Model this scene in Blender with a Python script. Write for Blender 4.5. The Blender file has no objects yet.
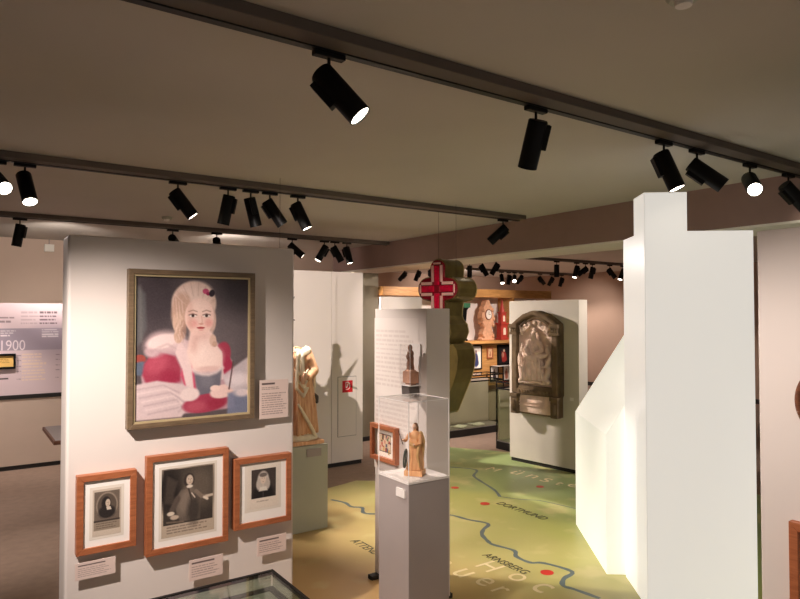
import bpy, bmesh, math, random
import numpy as np
from mathutils import Vector, Matrix, Quaternion
random.seed(4)
SC = bpy.context.scene
COL = SC.collection
PI = math.pi

# ------------------------------------------------------------------ materials
def lin(c):
    return tuple(((x/255)/12.92 if x/255 <= .04045 else ((x/255+.055)/1.055)**2.4) for x in c)

MATS = {}
def mat(name, rgb, rough=.6, metal=0, var=.08, scale=6, bump=.0, bscale=60, emit=None, estr=0, coat=0, spec=.4):
    """procedural principled material; rgb is sRGB 0-255 albedo"""
    if name in MATS: return MATS[name]
    m = bpy.data.materials.new(name); m.use_nodes = True
    nt = m.node_tree; N = nt.nodes; Lk = nt.links
    b = N['Principled BSDF']
    b.inputs['Roughness'].default_value = rough
    b.inputs['Metallic'].default_value = metal
    b.inputs['Specular IOR Level'].default_value = spec
    b.inputs['Coat Weight'].default_value = coat
    c = lin(rgb)
    tc = N.new('ShaderNodeTexCoord')
    if var > 0:
        nz = N.new('ShaderNodeTexNoise'); nz.inputs['Scale'].default_value = scale; nz.inputs['Detail'].default_value = 5
        Lk.new(tc.outputs['Object'], nz.inputs['Vector'])
        r = N.new('ShaderNodeValToRGB')
        r.color_ramp.elements[0].position = .3; r.color_ramp.elements[1].position = .7
        r.color_ramp.elements[0].color = (*[x*(1-var) for x in c], 1)
        r.color_ramp.elements[1].color = (*[min(1, x*(1+var)) for x in c], 1)
        Lk.new(nz.outputs['Fac'], r.inputs['Fac']); Lk.new(r.outputs['Color'], b.inputs['Base Color'])
    else:
        b.inputs['Base Color'].default_value = (*c, 1)
    if bump > 0:
        n2 = N.new('ShaderNodeTexNoise'); n2.inputs['Scale'].default_value = bscale; n2.inputs['Detail'].default_value = 4
        Lk.new(tc.outputs['Object'], n2.inputs['Vector'])
        bp = N.new('ShaderNodeBump'); bp.inputs['Strength'].default_value = bump; bp.inputs['Distance'].default_value = .01
        Lk.new(n2.outputs['Fac'], bp.inputs['Height']); Lk.new(bp.outputs['Normal'], b.inputs['Normal'])
    if emit:
        b.inputs['Emission Color'].default_value = (*lin(emit), 1); b.inputs['Emission Strength'].default_value = estr
    MATS[name] = m
    return m

def wood(name, rgb, rgb2, scale=8, axis='X', rough=.5):
    if name in MATS: return MATS[name]
    m = bpy.data.materials.new(name); m.use_nodes = True
    nt = m.node_tree; N = nt.nodes; Lk = nt.links; b = N['Principled BSDF']
    b.inputs['Roughness'].default_value = rough
    tc = N.new('ShaderNodeTexCoord'); mp = N.new('ShaderNodeMapping')
    s = {'X': (1, 9, 9), 'Z': (9, 9, 1)}[axis]
    mp.inputs['Scale'].default_value = s
    nz = N.new('ShaderNodeTexNoise'); nz.inputs['Scale'].default_value = scale; nz.inputs['Detail'].default_value = 6; nz.inputs['Distortion'].default_value = .6
    r = N.new('ShaderNodeValToRGB'); r.color_ramp.elements[0].position = .3; r.color_ramp.elements[1].position = .72
    r.color_ramp.elements[0].color = (*lin(rgb), 1); r.color_ramp.elements[1].color = (*lin(rgb2), 1)
    Lk.new(tc.outputs['Object'], mp.inputs['Vector']); Lk.new(mp.outputs['Vector'], nz.inputs['Vector'])
    Lk.new(nz.outputs['Fac'], r.inputs['Fac']); Lk.new(r.outputs['Color'], b.inputs['Base Color'])
    MATS[name] = m
    return m

def glass_mat(name, tint=(255, 255, 255), base=.03, gain=.5):
    """thin clear sheet: transparent + fresnel gloss"""
    m = bpy.data.materials.new(name); m.use_nodes = True
    nt = m.node_tree; N = nt.nodes; Lk = nt.links
    N.remove(N['Principled BSDF']); out = N['Material Output']
    t = N.new('ShaderNodeBsdfTransparent'); t.inputs['Color'].default_value = (*lin(tint), 1)
    g = N.new('ShaderNodeBsdfGlossy'); g.inputs['Roughness'].default_value = .02
    fr = N.new('ShaderNodeFresnel'); fr.inputs['IOR'].default_value = 1.45
    geo = N.new('ShaderNodeNewGeometry'); io = N.new('ShaderNodeMath'); io.operation = 'MULTIPLY_ADD'; io.inputs[1].default_value = 1/1.45-1.45; io.inputs[2].default_value = 1.45
    Lk.new(geo.outputs['Backfacing'], io.inputs[0]); Lk.new(io.outputs[0], fr.inputs['IOR'])
    ma = N.new('ShaderNodeMath'); ma.operation = 'MULTIPLY_ADD'; ma.inputs[1].default_value = gain; ma.inputs[2].default_value = base
    mx = N.new('ShaderNodeMixShader')
    Lk.new(fr.outputs[0], ma.inputs[0]); Lk.new(ma.outputs[0], mx.inputs[0])
    Lk.new(t.outputs[0], mx.inputs[1]); Lk.new(g.outputs[0], mx.inputs[2]); Lk.new(mx.outputs[0], out.inputs['Surface'])
    MATS[name] = m
    return m

def attr_mat(name, rough=.6, coat=0):
    if name in MATS: return MATS[name]
    m = bpy.data.materials.new(name); m.use_nodes = True
    nt = m.node_tree; b = nt.nodes['Principled BSDF']
    a = nt.nodes.new('ShaderNodeAttribute'); a.attribute_name = 'Col'
    nt.links.new(a.outputs['Color'], b.inputs['Base Color'])
    b.inputs['Roughness'].default_value = rough; b.inputs['Coat Weight'].default_value = coat
    b.inputs['Specular IOR Level'].default_value = .25
    MATS[name] = m
    return m

# ------------------------------------------------------------------ mesh builder
class MB:
    def __init__(s): s.v = []; s.f = []
    def add(s, vs, fs):
        o = len(s.v); s.v += [tuple(v) for v in vs]; s.f += [tuple(i+o for i in f) for f in fs]; return s
    def box(s, x0, y0, z0, x1, y1, z1):
        return s.add([(x0,y0,z0),(x1,y0,z0),(x1,y1,z0),(x0,y1,z0),(x0,y0,z1),(x1,y0,z1),(x1,y1,z1),(x0,y1,z1)],
                     [(0,3,2,1),(4,5,6,7),(0,1,5,4),(1,2,6,5),(2,3,7,6),(3,0,4,7)])
    def prism(s, poly, a, b, axis='Z'):
        """poly CCW 2D extruded from a to b. axis Z: (x,y); Y: (x,z); X: (y,z)"""
        def m(p, t): return {'Z': (p[0],p[1],t), 'Y': (p[0],t,p[1]), 'X': (t,p[0],p[1])}[axis]
        n = len(poly)
        vs = [m(p,a) for p in poly]+[m(p,b) for p in poly]
        fs = [tuple(range(n))[::-1], tuple(range(n, 2*n))]+[(i,(i+1)%n,n+(i+1)%n,n+i) for i in range(n)]
        return s.add(vs, fs)
    def tube(s, p0, p1, r0, r1=None, n=16):
        r1 = r0 if r1 is None else r1
        p0 = Vector(p0); p1 = Vector(p1); d = (p1-p0).normalized()
        a = d.orthogonal().normalized(); b = d.cross(a)
        vs = []
        for p, r in ((p0,r0),(p1,r1)):
            vs += [p+(a*math.cos(2*PI*i/n)+b*math.sin(2*PI*i/n))*r for i in range(n)]
        return s.add(vs, [tuple(range(n))[::-1], tuple(range(n,2*n))]+[(i,(i+1)%n,n+(i+1)%n,n+i) for i in range(n)])
    def lathe(s, prof, c=(0,0,0), n=24, closed=False):
        """prof [(r,z)] about Z; ends capped"""
        vs = []
        for r, z in prof: vs += [(c[0]+r*math.cos(2*PI*i/n), c[1]+r*math.sin(2*PI*i/n), c[2]+z) for i in range(n)]
        fs = []
        for k in range(len(prof)-1):
            fs += [(k*n+i, k*n+(i+1)%n, (k+1)*n+(i+1)%n, (k+1)*n+i) for i in range(n)]
        fs += [tuple(range(n))[::-1], tuple(range((len(prof)-1)*n, len(prof)*n))]
        return s.add(vs, fs)
    def loft(s, rings, n=40):
        """rings: (cx,cy,z,rx,ry,fold_amp,folds,phase)"""
        vs = []
        for cx,cy,z,rx,ry,fa,fn,ph in rings:
            for i in range(n):
                t = 2*PI*i/n; k = 1+fa*math.sin(fn*t+ph)+fa*.5*math.sin((fn*2+1)*t+ph*2.3)
                vs.append((cx+rx*k*math.cos(t), cy+ry*k*math.sin(t), z))
        fs = []
        for k in range(len(rings)-1):
            fs += [(k*n+i,k*n+(i+1)%n,(k+1)*n+(i+1)%n,(k+1)*n+i) for i in range(n)]
        fs += [tuple(range(n))[::-1], tuple(range((len(rings)-1)*n, len(rings)*n))]
        return s.add(vs, fs)
    def ell(s, c, r, rot=(0,0,0), n=14):
        from mathutils import Euler
        R = Euler(rot).to_matrix(); c = Vector(c)
        m = n//2+1; vs = []; fs = []
        for j in range(1, m):
            for i in range(n):
                a = PI*j/m; t = 2*PI*i/n
                vs.append(c+R@Vector((r[0]*math.sin(a)*math.cos(t), r[1]*math.sin(a)*math.sin(t), r[2]*math.cos(a))))
        k = len(vs); vs += [c+R@Vector((0,0,r[2])), c-R@Vector((0,0,r[2]))]
        for j in range(m-2):
            fs += [(j*n+i,(j+1)*n+i,(j+1)*n+(i+1)%n,j*n+(i+1)%n) for i in range(n)]
        fs += [(k,i,(i+1)%n) for i in range(n)]+[(k+1,(m-2)*n+(i+1)%n,(m-2)*n+i) for i in range(n)]
        return s.add(vs, fs)
    def cap(s, p0, p1, r0, r1=None, n=12):
        r1 = r0 if r1 is None else r1
        s.tube(p0, p1, r0, r1, n); s.ell(p0, (r0,)*3, n=n); s.ell(p1, (r1,)*3, n=n); return s
    def chain(s, pts, rs, n=12):
        for i in range(len(pts)-1): s.cap(pts[i], pts[i+1], rs[i], rs[i+1], n)
        return s
    def build(s, name, m, parent=None, bevel=0, smooth=False, voxel=0, loc=None):
        me = bpy.data.meshes.new(name); me.from_pydata(s.v, [], s.f)
        bm = bmesh.new(); bm.from_mesh(me); bmesh.ops.recalc_face_normals(bm, faces=bm.faces); bm.to_mesh(me); bm.free()
        o = bpy.data.objects.new(name, me); COL.objects.link(o)
        if m: me.materials.append(m)
        if bevel:
            b = o.modifiers.new('bevel', 'BEVEL'); b.width = bevel; b.segments = 2; b.limit_method = 'ANGLE'; b.angle_limit = .6
        if voxel:
            r = o.modifiers.new('remesh', 'REMESH'); r.mode = 'VOXEL'; r.voxel_size = voxel; r.use_smooth_shade = True
            sm = o.modifiers.new('smooth', 'SMOOTH'); sm.factor = .5; sm.iterations = 2
            dg = bpy.context.evaluated_depsgraph_get(); dg.update()
            nm = bpy.data.meshes.new_from_object(o.evaluated_get(dg)); o.modifiers.clear(); o.data = nm
            if m and not nm.materials: nm.materials.append(m)
            for p in nm.polygons: p.use_smooth = True
        elif smooth:
            for p in me.polygons: p.use_smooth = True
            try:
                me.set_sharp_from_angle(angle=math.radians(50))
            except Exception: pass
        if parent: o.parent = parent
        if loc is not None: o.location = loc
        return o

def tag(o, label=None, cat=None, group=None, kind=None):
    if label: o['label'] = label
    if cat: o['category'] = cat
    if group: o['group'] = group
    if kind: o['kind'] = kind
    return o
def thing(name, label, cat, loc=(0,0,0), rz=0, group=None):
    o = bpy.data.objects.new(name, None); COL.objects.link(o)
    o.location = loc; o.rotation_euler = (0,0,rz); o.empty_display_size = .1
    return tag(o, label, cat, group)
def struct(name, mb, m, parent=None, **k):
    o = mb.build(name, m, parent, **k)
    if parent is None: o['kind'] = 'structure'
    return o

# ------------------------------------------------------------------ flat pictures (vertex coloured canvases)
class Pic:
    """u to the right, v downward, both 0..1"""
    def __init__(s, w, h, bg, nx, ny):
        s.w, s.h, s.nx, s.ny = w, h, nx, ny
        s.U, s.V = np.meshgrid(np.linspace(0,1,nx), np.linspace(0,1,ny))
        s.A = h/w
        s.c = np.zeros((ny,nx,3)); s.c[:] = bg
    def mix(s, m, col):
        m = np.clip(m,0,1)[...,None]; s.c = s.c*(1-m)+np.array(col,float)*m; return s
    def ell(s, cx, cy, rx, ry, col, soft=.15, rot=0, a=1):
        x = s.U-cx; y = (s.V-cy)*s.A; ry = ry*s.A; c, q = math.cos(rot), math.sin(rot)
        d = np.sqrt(((x*c+y*q)/rx)**2+((-x*q+y*c)/ry)**2)
        return s.mix((1+soft/2-d)/soft*a if a == 1 else np.clip((1+soft/2-d)/soft,0,1)*a, col)
    def poly(s, pts, col, soft=.01, a=1):
        x = s.U; y = s.V*s.A; P = [(p[0],p[1]*s.A) for p in pts]; n = len(P)
        ins = np.zeros(x.shape,bool); dist = np.full(x.shape,9.)
        for i in range(n):
            (x0,y0),(x1,y1) = P[i],P[(i+1)%n]
            c = ((y0>y)!=(y1>y)) & (x < (x1-x0)*(y-y0)/((y1-y0) or 1e-9)+x0); ins ^= c
            dx,dy = x1-x0,y1-y0; t = np.clip(((x-x0)*dx+(y-y0)*dy)/(dx*dx+dy*dy+1e-12),0,1)
            dist = np.minimum(dist, np.hypot(x-x0-t*dx, y-y0-t*dy))
        sd = np.where(ins,dist,-dist)
        return s.mix(np.clip(sd/soft+.5,0,1)*a, col)
    def line(s, pts, wd, col, soft=.006, a=1):
        x = s.U; y = s.V*s.A; dist = np.full(x.shape,9.)
        for (x0,y0),(x1,y1) in zip(pts[:-1],pts[1:]):
            y0*=s.A; y1*=s.A; dx,dy = x1-x0,y1-y0; t = np.clip(((x-x0)*dx+(y-y0)*dy)/(dx*dx+dy*dy+1e-12),0,1)
            dist = np.minimum(dist, np.hypot(x-x0-t*dx, y-y0-t*dy))
        return s.mix(np.clip((wd/2-dist)/soft+.5,0,1)*a, col)
    def rect(s, x0,y0,x1,y1,col,a=1):
        m = ((s.U>=x0)&(s.U<=x1)&(s.V>=y0)&(s.V<=y1)).astype(float)*a
        return s.mix(m,col)
    def text(s, x0, x1, y0, y1, n, col, a=.8, rag=.25, fill=.45):
        """greeked paragraph of n lines"""
        rnd = random.Random(int(x0*991+y0*7919+n))
        st = (y1-y0)/n
        for i in range(n):
            yy = y0+st*i; e = x1-(x1-x0)*rag*rnd.random(); x = x0
            while x < e:
                w = (x1-x0)*rnd.uniform(.05,.16); s.rect(x, yy, min(x+w,e), yy+st*fill, col, a); x += w+(x1-x0)*.018
        return s
    def noise(s, amp, seed=1, cell=1):
        r = np.random.RandomState(seed); n = r.randn(s.ny,s.nx,1)
        if cell > 1:
            n = (n+np.roll(n,1,0)+np.roll(n,1,1)+np.roll(n,-1,0)+np.roll(n,-1,1))/2.2
        s.c = s.c+n*amp; return s
    def build(s, name, parent, m, loc=(0,0,0), thick=0):
        """lies in local XZ facing -Y, centred on loc"""
        ny,nx = s.ny,s.nx
        vs = np.stack([(s.U-.5)*s.w, np.zeros_like(s.U), (.5-s.V)*s.h],-1).reshape(-1,3)
        idx = np.arange(nx*ny).reshape(ny,nx)
        fs = np.stack([idx[:-1,:-1],idx[1:,:-1],idx[1:,1:],idx[:-1,1:]],-1).reshape(-1,4)
        me = bpy.data.meshes.new(name); me.from_pydata(vs.tolist(),[],fs.tolist())
        ca = me.color_attributes.new('Col','FLOAT_COLOR','POINT')
        c = np.clip(s.c,0,255)/255.; l = np.where(c<=.04045,c/12.92,((c+.055)/1.055)**2.4).reshape(-1,3)
        ca.data.foreach_set('color', np.concatenate([l,np.ones((len(l),1))],1).astype(np.float32).ravel())
        me.materials.append(m)
        o = bpy.data.objects.new(name,me); COL.objects.link(o); o.parent = parent; o.location = loc
        return o

def text_obj(name, s, width, m, parent=None, loc=(0,0,0), rot=(0,0,0), shear=0, spacing=1, thick=.0006, stretch=1):
    cu = bpy.data.curves.new(name,'FONT'); cu.body = s; cu.shear = shear; cu.space_character = spacing; cu.extrude = .001
    t = bpy.data.objects.new(name,cu); COL.objects.link(t)
    dg = bpy.context.evaluated_depsgraph_get(); dg.update()
    me = bpy.data.meshes.new_from_object(t.evaluated_get(dg)); bpy.data.objects.remove(t)
    xs = [v.co.x for v in me.vertices]; k = width/(max(xs)-min(xs)); x0 = min(xs)
    for v in me.vertices: v.co = ((v.co.x-x0)*k, v.co.y*k*stretch, (v.co.z/.001)*thick)
    me.materials.clear(); me.materials.append(m)
    o = bpy.data.objects.new(name,me); COL.objects.link(o); o.parent = parent; o.location = loc; o.rotation_euler = rot
    return o

def picture_frame(root, w, h, bw, dep, m, y=0, mitre=True):
    """mitred frame, local XZ, back on y=0, front at y=-dep; centred on the root"""
    b = MB(); W,H = w/2,h/2; I,J = W-bw,H-bw
    o = [(-W,-H),(W,-H),(W,H),(-W,H)]; i = [(-I,-J),(I,-J),(I,J),(-I,J)]
    for k in range(4):
        a,c = o[k],o[(k+1)%4]; d,e = i[(k+1)%4],i[k]
        e2 = .0006
        b.add([(p[0],y,p[1]) for p in (a,c,d,e)]+[(p[0],y-dep,p[1]) for p in (a,c,d,e)],
              [(0,1,2,3),(4,7,6,5),(0,4,5,1),(1,5,6,2),(2,6,7,3),(3,7,4,0)])
    return b.build('frame', m, root, bevel=.002)

# ------------------------------------------------------------------ palette
M_panel = mat('painted_panel', (226,216,208), .75, var=.02, scale=2, bump=.02)
M_white = mat('white_lacquer', (232,226,220), .5, var=.01)
M_grey = mat('grey_lacquer', (160,150,146), .6, var=.02)
M_sage = mat('pale_grey_green_paint', (176,178,164), .7, var=.02)
M_ceil = mat('ceiling_plaster', (194,188,178), .9, var=.03, scale=1.5, bump=.05, bscale=120)
M_beam = mat('brown_beam_paint', (150,124,116), .85, var=.04, bump=.03)
M_soffit = mat('soffit_plaster', (236,232,220), .85, var=.02)
M_wall = mat('warm_wall_plaster', (200,178,160), .85, var=.03, scale=2)
M_wallfar = mat('rose_brown_wall', (172,146,128), .85, var=.03, scale=2)
M_dark = mat('dark_plinth', (34,30,28), .6, var=.05)
M_black = mat('black_metal', (11,10,10), .5, var=.05, spec=.2)
M_track = mat('track_profile_taupe', (96,86,78), .7, var=.03)
M_rail = mat('black_rail', (20,19,19), .5, var=0)
M_carpet = mat('taupe_carpet', (150,128,112), .95, var=.08, scale=14, bump=.15, bscale=260)
M_frame = wood('cherry_frame_wood', (150,84,50), (184,112,72), 10, 'X', .45)
M_gold = wood('dull_gilt_frame', (100,82,62), (128,106,80), 14, 'X', .45)
M_gilt = mat('gilt_lip', (206,186,144), .35, metal=.3, var=.08)
M_paper = mat('mat_board', (250,244,236), .85, var=.01)
M_pic = attr_mat('painted_canvas', .6)
M_print = attr_mat('printed_paper', .75)
M_label = attr_mat('label_print', .5)
M_glass = glass_mat('clear_acrylic', base=.012, gain=.6)
M_glass_t = glass_mat('table_glass', (236,242,236), base=.05, gain=.9)
M_glass_g = glass_mat('greenish_glass', (236,240,230), base=.04, gain=.6)
M_edge = mat('polished_acrylic_edge', (245,240,235), .25, var=0, spec=.6)
M_lens = mat('lamp_lens', (255,250,240), .3, var=0, emit=(255,240,220), estr=14)
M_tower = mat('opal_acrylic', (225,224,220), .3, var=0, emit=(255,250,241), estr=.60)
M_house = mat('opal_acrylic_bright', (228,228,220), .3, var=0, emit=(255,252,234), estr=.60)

# ------------------------------------------------------------------ setting
struct('floor', MB().box(-5,-4,-.1,13.2,13.2,0), M_carpet)
struct('ceiling', MB().box(-5,-4,2.8,13.2,13.2,2.9), M_ceil)
struct('wall_back', MB().box(-5,10.1,0,2.5,10.25,2.8), M_wall)
struct('wall_back_inner', MB().box(2.5,9.27,0,5.3,9.42,2.8), M_wall)
struct('wall_far', MB().box(5.3,13,0,13.2,13.15,2.8), M_wallfar)
struct('wall_right', MB().box(13,-4,0,13.15,13,2.8), M_wallfar)
struct('wall_left', MB().box(-5,-4,0,-4.85,10.1,2.8), M_wall)
struct('wall_dividing', MB().box(5.3,9.27,0,5.45,13,2.8), M_wall)
struct('baseboard_right', MB().box(12.97,-4,0,13.0,13,.09), M_dark)
struct('beam', MB().box(5.1,-4,2.45,5.66,9.27,2.8), M_beam)
struct('beam_soffit', MB().box(5.098,-4,2.43,5.66,9.27,2.45), M_soffit)
struct('wall_pier', MB().box(4.05,7.62,0,4.92,7.78,2.34), mat('olive_grey_paint', (150,142,124), .8, var=.03))
struct('baseboard_pier', MB().box(4.05,7.60,0,4.93,7.62,.06), M_dark)

# tracks -----------------------------------------------------------------
def track(x0, x1, y, label, prof=.13):
    r = thing('ceiling_track', label, 'lighting track', ((x0+x1)/2, y, 2.75), 0, 'spotlight tracks on the ceiling')
    h = (x1-x0)/2
    MB().box(-h,-prof+.02,.006,h,.02,.05).build('profile', M_track, r, bevel=.003)
    MB().box(-h,-.018,0,h,.018,.012).build('rail', M_rail, r)
    return r
track(-1.5, 6.0-.92, 2.14, 'long taupe ceiling track running across the top of the picture, nearest the viewer')
track(-1.5, 4.93, 4.87, 'taupe ceiling track ending at the brown beam, carrying the row above the large portrait')
track(-1.5, 5.08, 7.65, 'taupe ceiling track farther back, just above the top of the portrait panel', .10)
track(8.1, 12.9, 8.1, 'ceiling track in the far room, in front, nearest the white glowing tower', .08)
track(9.3, 12.9, 10.8, 'ceiling track in the far room, farther back, above the altar-clock shelf', .08)
r = thing('ceiling_track', 'dark ceiling track running away into the far room behind the brown beam', 'lighting track', (8.0,10.4,2.75), PI/2, 'spotlight tracks on the ceiling')
MB().box(-2.3,-.04,.006,2.4,.04,.05).build('profile', M_track, r); MB().box(-2.3,-.018,0,2.4,.018,.012).build('rail', M_rail, r)

# spotlights ---------------------------------------------------------------
def lamp_meshes():
    R=.047; b=MB()
    b.lathe([(.02,.048),(R-.004,.048),(R,.042),(R,-.185),(R-.004,-.185),(R-.004,-.168),(.002,-.168)], n=28)
    body=b.build('body',M_black,None,smooth=True)
    d=MB().box(.030,-.022,-.088,.066,.022,.032).build('driver_box',M_black,None,bevel=.003)
    l=MB().lathe([(.0415,-.172),(.0415,-.180),(.002,-.1835)],n=28).build('lens',M_lens,None,smooth=True)
    a=MB().box(-.065,-.017,-.022,.065,.017,-.001).build('adapter',M_black,None,bevel=.003)
    s=MB().tube((0,0,-.02),(0,0,-.110),.0065).build('stem',M_black,None,smooth=True)
    return body,d,l,a,s
PB=lamp_meshes(); first=[True]
for o in PB: COL.objects.unlink(o)
CAM=Vector((0,0,1.75))
WARM=(1.0,.87,.80)
def spot(loc, axis, power, cone=60, blend=.6, color=WARM, size=.03):
    l=bpy.data.lights.new('spot_beam','SPOT'); l.energy=power; l.spot_size=math.radians(cone); l.spot_blend=blend; l.color=color; l.shadow_soft_size=size
    o=bpy.data.objects.new('spot_beam',l); COL.objects.link(o); o.location=loc
    o.rotation_euler=Vector(axis).to_track_quat('-Z','Y').to_euler(); return o
def lamp(x,y,ax,label,power=0,cone=60,blend=.6,roll=None,tilt=0,alongx=True,color=WARM,aim=None):
    ax=Vector(ax).normalized()
    piv=Vector((x,y,2.75-.110))
    if tilt: ax=(ax+(CAM-piv).normalized()*tilt).normalized()
    r=thing('track_spotlight',label,'spotlight',(x,y,2.75),0 if alongx else PI/2,'black track spotlights')
    inv=Matrix.Rotation(-(0 if alongx else PI/2),4,'Z')
    def cp(o,parent):
        c=o.copy(); COL.objects.link(c); c.parent=parent; return c
    cp(PB[3],r); cp(PB[4],r)
    body=cp(PB[0],r); body.location=(0,0,-.110)
    q=(inv.to_3x3()@ax).to_track_quat('-Z','Y').to_matrix()
    # roll so that the driver box (+X) hangs on the lower side, or as asked
    xa=q@Vector((1,0,0)); ya=q@Vector((0,1,0))
    if roll is None:
        dn=Vector((0,0,-1)); ang=math.atan2(dn.dot(ya),dn.dot(xa))
    else:
        sd=inv.to_3x3()@Vector(roll); ang=math.atan2(sd.dot(ya),sd.dot(xa))
    body.rotation_euler=(q@Matrix.Rotation(ang,3,'Z')).to_euler()
    cp(PB[1],body); cp(PB[2],body)
    if power:
        a2=ax if aim is None else (Vector(aim)-piv).normalized()
        spot(piv+ax*.195,a2,power,cone,blend,color)
    return r
RIGHT=(.821,-.571,0)
L='track spotlight '
# front track
lamp(1.157,2.14,(.700,-.176,-.692),L+'at top centre of the picture, tilted down right with its round lens showing',210,62,blend=1,tilt=.36,aim=(2.79,.95,1.0))
lamp(2.285,2.14,(.118,.434,-.893),L+'hanging almost straight down, second from the left on the nearest track',190,30,aim=(4.0,4.6,1.65),roll=RIGHT)
lamp(3.337,2.14,(.339,-.234,-.911),L+'in front of the glowing tower top, lit rim below',40,40,tilt=.2,roll=(-.821,.571,0))
lamp(3.679,2.14,(.461,-.620,-.635),L+'just right of the tower top, lying slanted with no lens in view',40,50)
lamp(4.310,2.14,(-.619,-.526,-.583),L+'shining straight at the viewer with a glaring lens, near the top right corner',30,50,tilt=.35)
lamp(4.846,2.14,(.644,-.330,-.690),L+'cut off by the right edge of the picture',40,50)
# middle track
lamp(.198,4.87,(.318,-.767,-.557),L+'cut off by the left edge, its bright lens facing the viewer',60,50,tilt=.2)
lamp(.366,4.87,(.163,-.409,-.898),L+'pointing down with a glowing lens, beside the left edge of the picture',40,60,tilt=.15)
lamp(1.358,4.87,(.612,-.069,-.788),L+'first of the five above the large portrait, tilted right with lit lens',300,42,blend=.7,tilt=.12,aim=(2.335,3.38,1.2))
lamp(1.744,4.87,(-.142,.188,-.972),L+'second of the five above the large portrait, leaning slightly left',40,56,roll=RIGHT)
lamp(1.930,4.87,(.267,.033,-.963),L+'third of the five above the large portrait, pointing nearly straight down',75,46,aim=(2.42,4.9,1.0),roll=(-.1,-1,0))
lamp(2.093,4.87,(.557,-.136,-.819),L+'fourth of the five above the large portrait, tilted right and unlit looking',150,62)
lamp(2.343,4.87,(.439,-.091,-.894),L+'last of the five above the large portrait, whitish glow at its lower end',135,56,tilt=.15)
lamp(4.698,4.87,(-.500,.553,-.666),L+'alone at the right end of the middle track, against the beam',45,40,aim=(4.45,6.4,1.95))
# rear track
lamp(.537,7.65,(-.157,.103,-.982),L+'small one at the left edge, hanging straight down from the rear track',60,80)
lamp(2.079,7.65,(.433,.889,-.149),L+'mostly hidden behind the portrait panel, left one of two peeking over it',8,60)
lamp(2.601,7.65,(.364,.855,-.370),L+'mostly hidden behind the portrait panel, right one of two peeking over it',75,100,aim=(3.7,9.27,2.3))
lamp(3.603,7.65,(.655,-.35,-.654),L+'peeking out over the right top corner of the portrait panel',60,60)
lamp(4.075,7.65,(-.402,.287,-.869),L+'on the rear track tilted left with lit lens, left of a close trio',950,44,blend=.18,aim=(5.5,5.22,1.22),tilt=.2)
lamp(4.235,7.65,(.463,-.181,-.868),L+'on the rear track, middle one of a close trio',60,70)
lamp(4.425,7.65,(.245,-.056,-.968),L+'on the rear track, right one of a close trio beside the beam',60,60,tilt=.15)
# far room
F='far-room spotlight, '
lamp(9.180,8.1,(.034,.040,-.999),F+'hanging straight down above the dark cluster',60,100)
lamp(9.742,8.1,(-.119,.223,-.968),F+'with a bright lens, first right of the dark cluster',50,90,tilt=.3)
lamp(9.995,8.1,(-.464,.618,-.635),F+'slanting left, second right of the dark cluster',120,90)
lamp(10.205,8.1,(-.095,.196,-.976),F+'pointing down, third right of the dark cluster',60,90)
lamp(10.739,8.1,(.370,-.430,-.824),F+'slanting right, left of the last one beside the tower',120,80)
lamp(11.159,8.1,(-.150,.281,-.948),F+'beside the glowing tower edge, last on its track',60,80,tilt=.3)
lamp(10.366,10.8,(-.142,-.312,-.939),F+'with a small bright lens, first on the rearmost track',60,90,tilt=.2)
lamp(10.603,10.8,(-.057,.122,-.991),F+'dark, between two bright lenses',60,90)
lamp(10.781,10.8,(-.542,-.538,-.646),F+'with the brightest lens of the row above the clock',60,90,tilt=.2)
lamp(11.001,10.8,(.042,.738,-.673),F+'turned away just right of the brightest lens',120,90)
lamp(11.645,10.8,(.418,-.402,-.815),F+'tilted right, alone left of the dark cluster',120,90)
lamp(12.064,10.8,(-.269,.354,-.896),F+'leaning left within the dark cluster',100,90)
lamp(12.420,10.8,(-.138,.213,-.967),F+'lowest one within the dark cluster')
lamp(8.022,12.519,(-.525,-.821,-.223),F+'with round white lens above the white text stele',0,alongx=False)
lamp(8.0,11.342,(-.200,.714,-.671),F+'leaning left, first dark one left of the red cross',150,90,alongx=False)
lamp(8.0,10.827,(-.261,.250,-.933),F+'leaning left, second dark one left of the red cross',90,100,alongx=False)
lamp(8.0,10.397,(.098,-.011,-.995),F+'partly hidden behind the red cross',60,100,alongx=False)
lamp(8.0,9.197,(.031,.041,-.999),F+'hanging straight down at the right of the olive cross shape',60,100,alongx=False)
lamp(8.0,8.846,(.397,-.294,-.870),F+'leaning right, just beneath the beam and right of the cross',60,100,alongx=False,tilt=0)
lamp(8.0,8.463,(-.334,.370,-.867),F+'slanting left beside the first bright lens',60,100,alongx=False)

# smoke detectors, hanging bracket
for x,y,lab in ((1.85,7.036,'small round ceiling smoke detector above the large portrait'),(1.935,1.165,'small round ceiling smoke detector cut by the top edge of the picture')):
    r=thing('smoke_detector',lab,'smoke detector',(x,y,2.8),0)
    MB().lathe([(.055,0),(.055,-.014),(.045,-.026),(.002,-.026)]).build('base',M_sage,r,smooth=True)
    MB().lathe([(.030,-.026),(.026,-.044),(.002,-.048)]).build('sensor_dome',M_white,r,smooth=True)
r=thing('ceiling_sensor','small pale box hanging from the ceiling left of the portrait panel','sensor',(1.06,10.06,2.75))
MB().tube((0,0,.05),(0,0,-.02),.006).build('stem',M_grey,r); MB().box(-.06,-.03,-.12,.06,.03,-.02).build('housing',M_soffit,r,bevel=.006)

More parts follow.
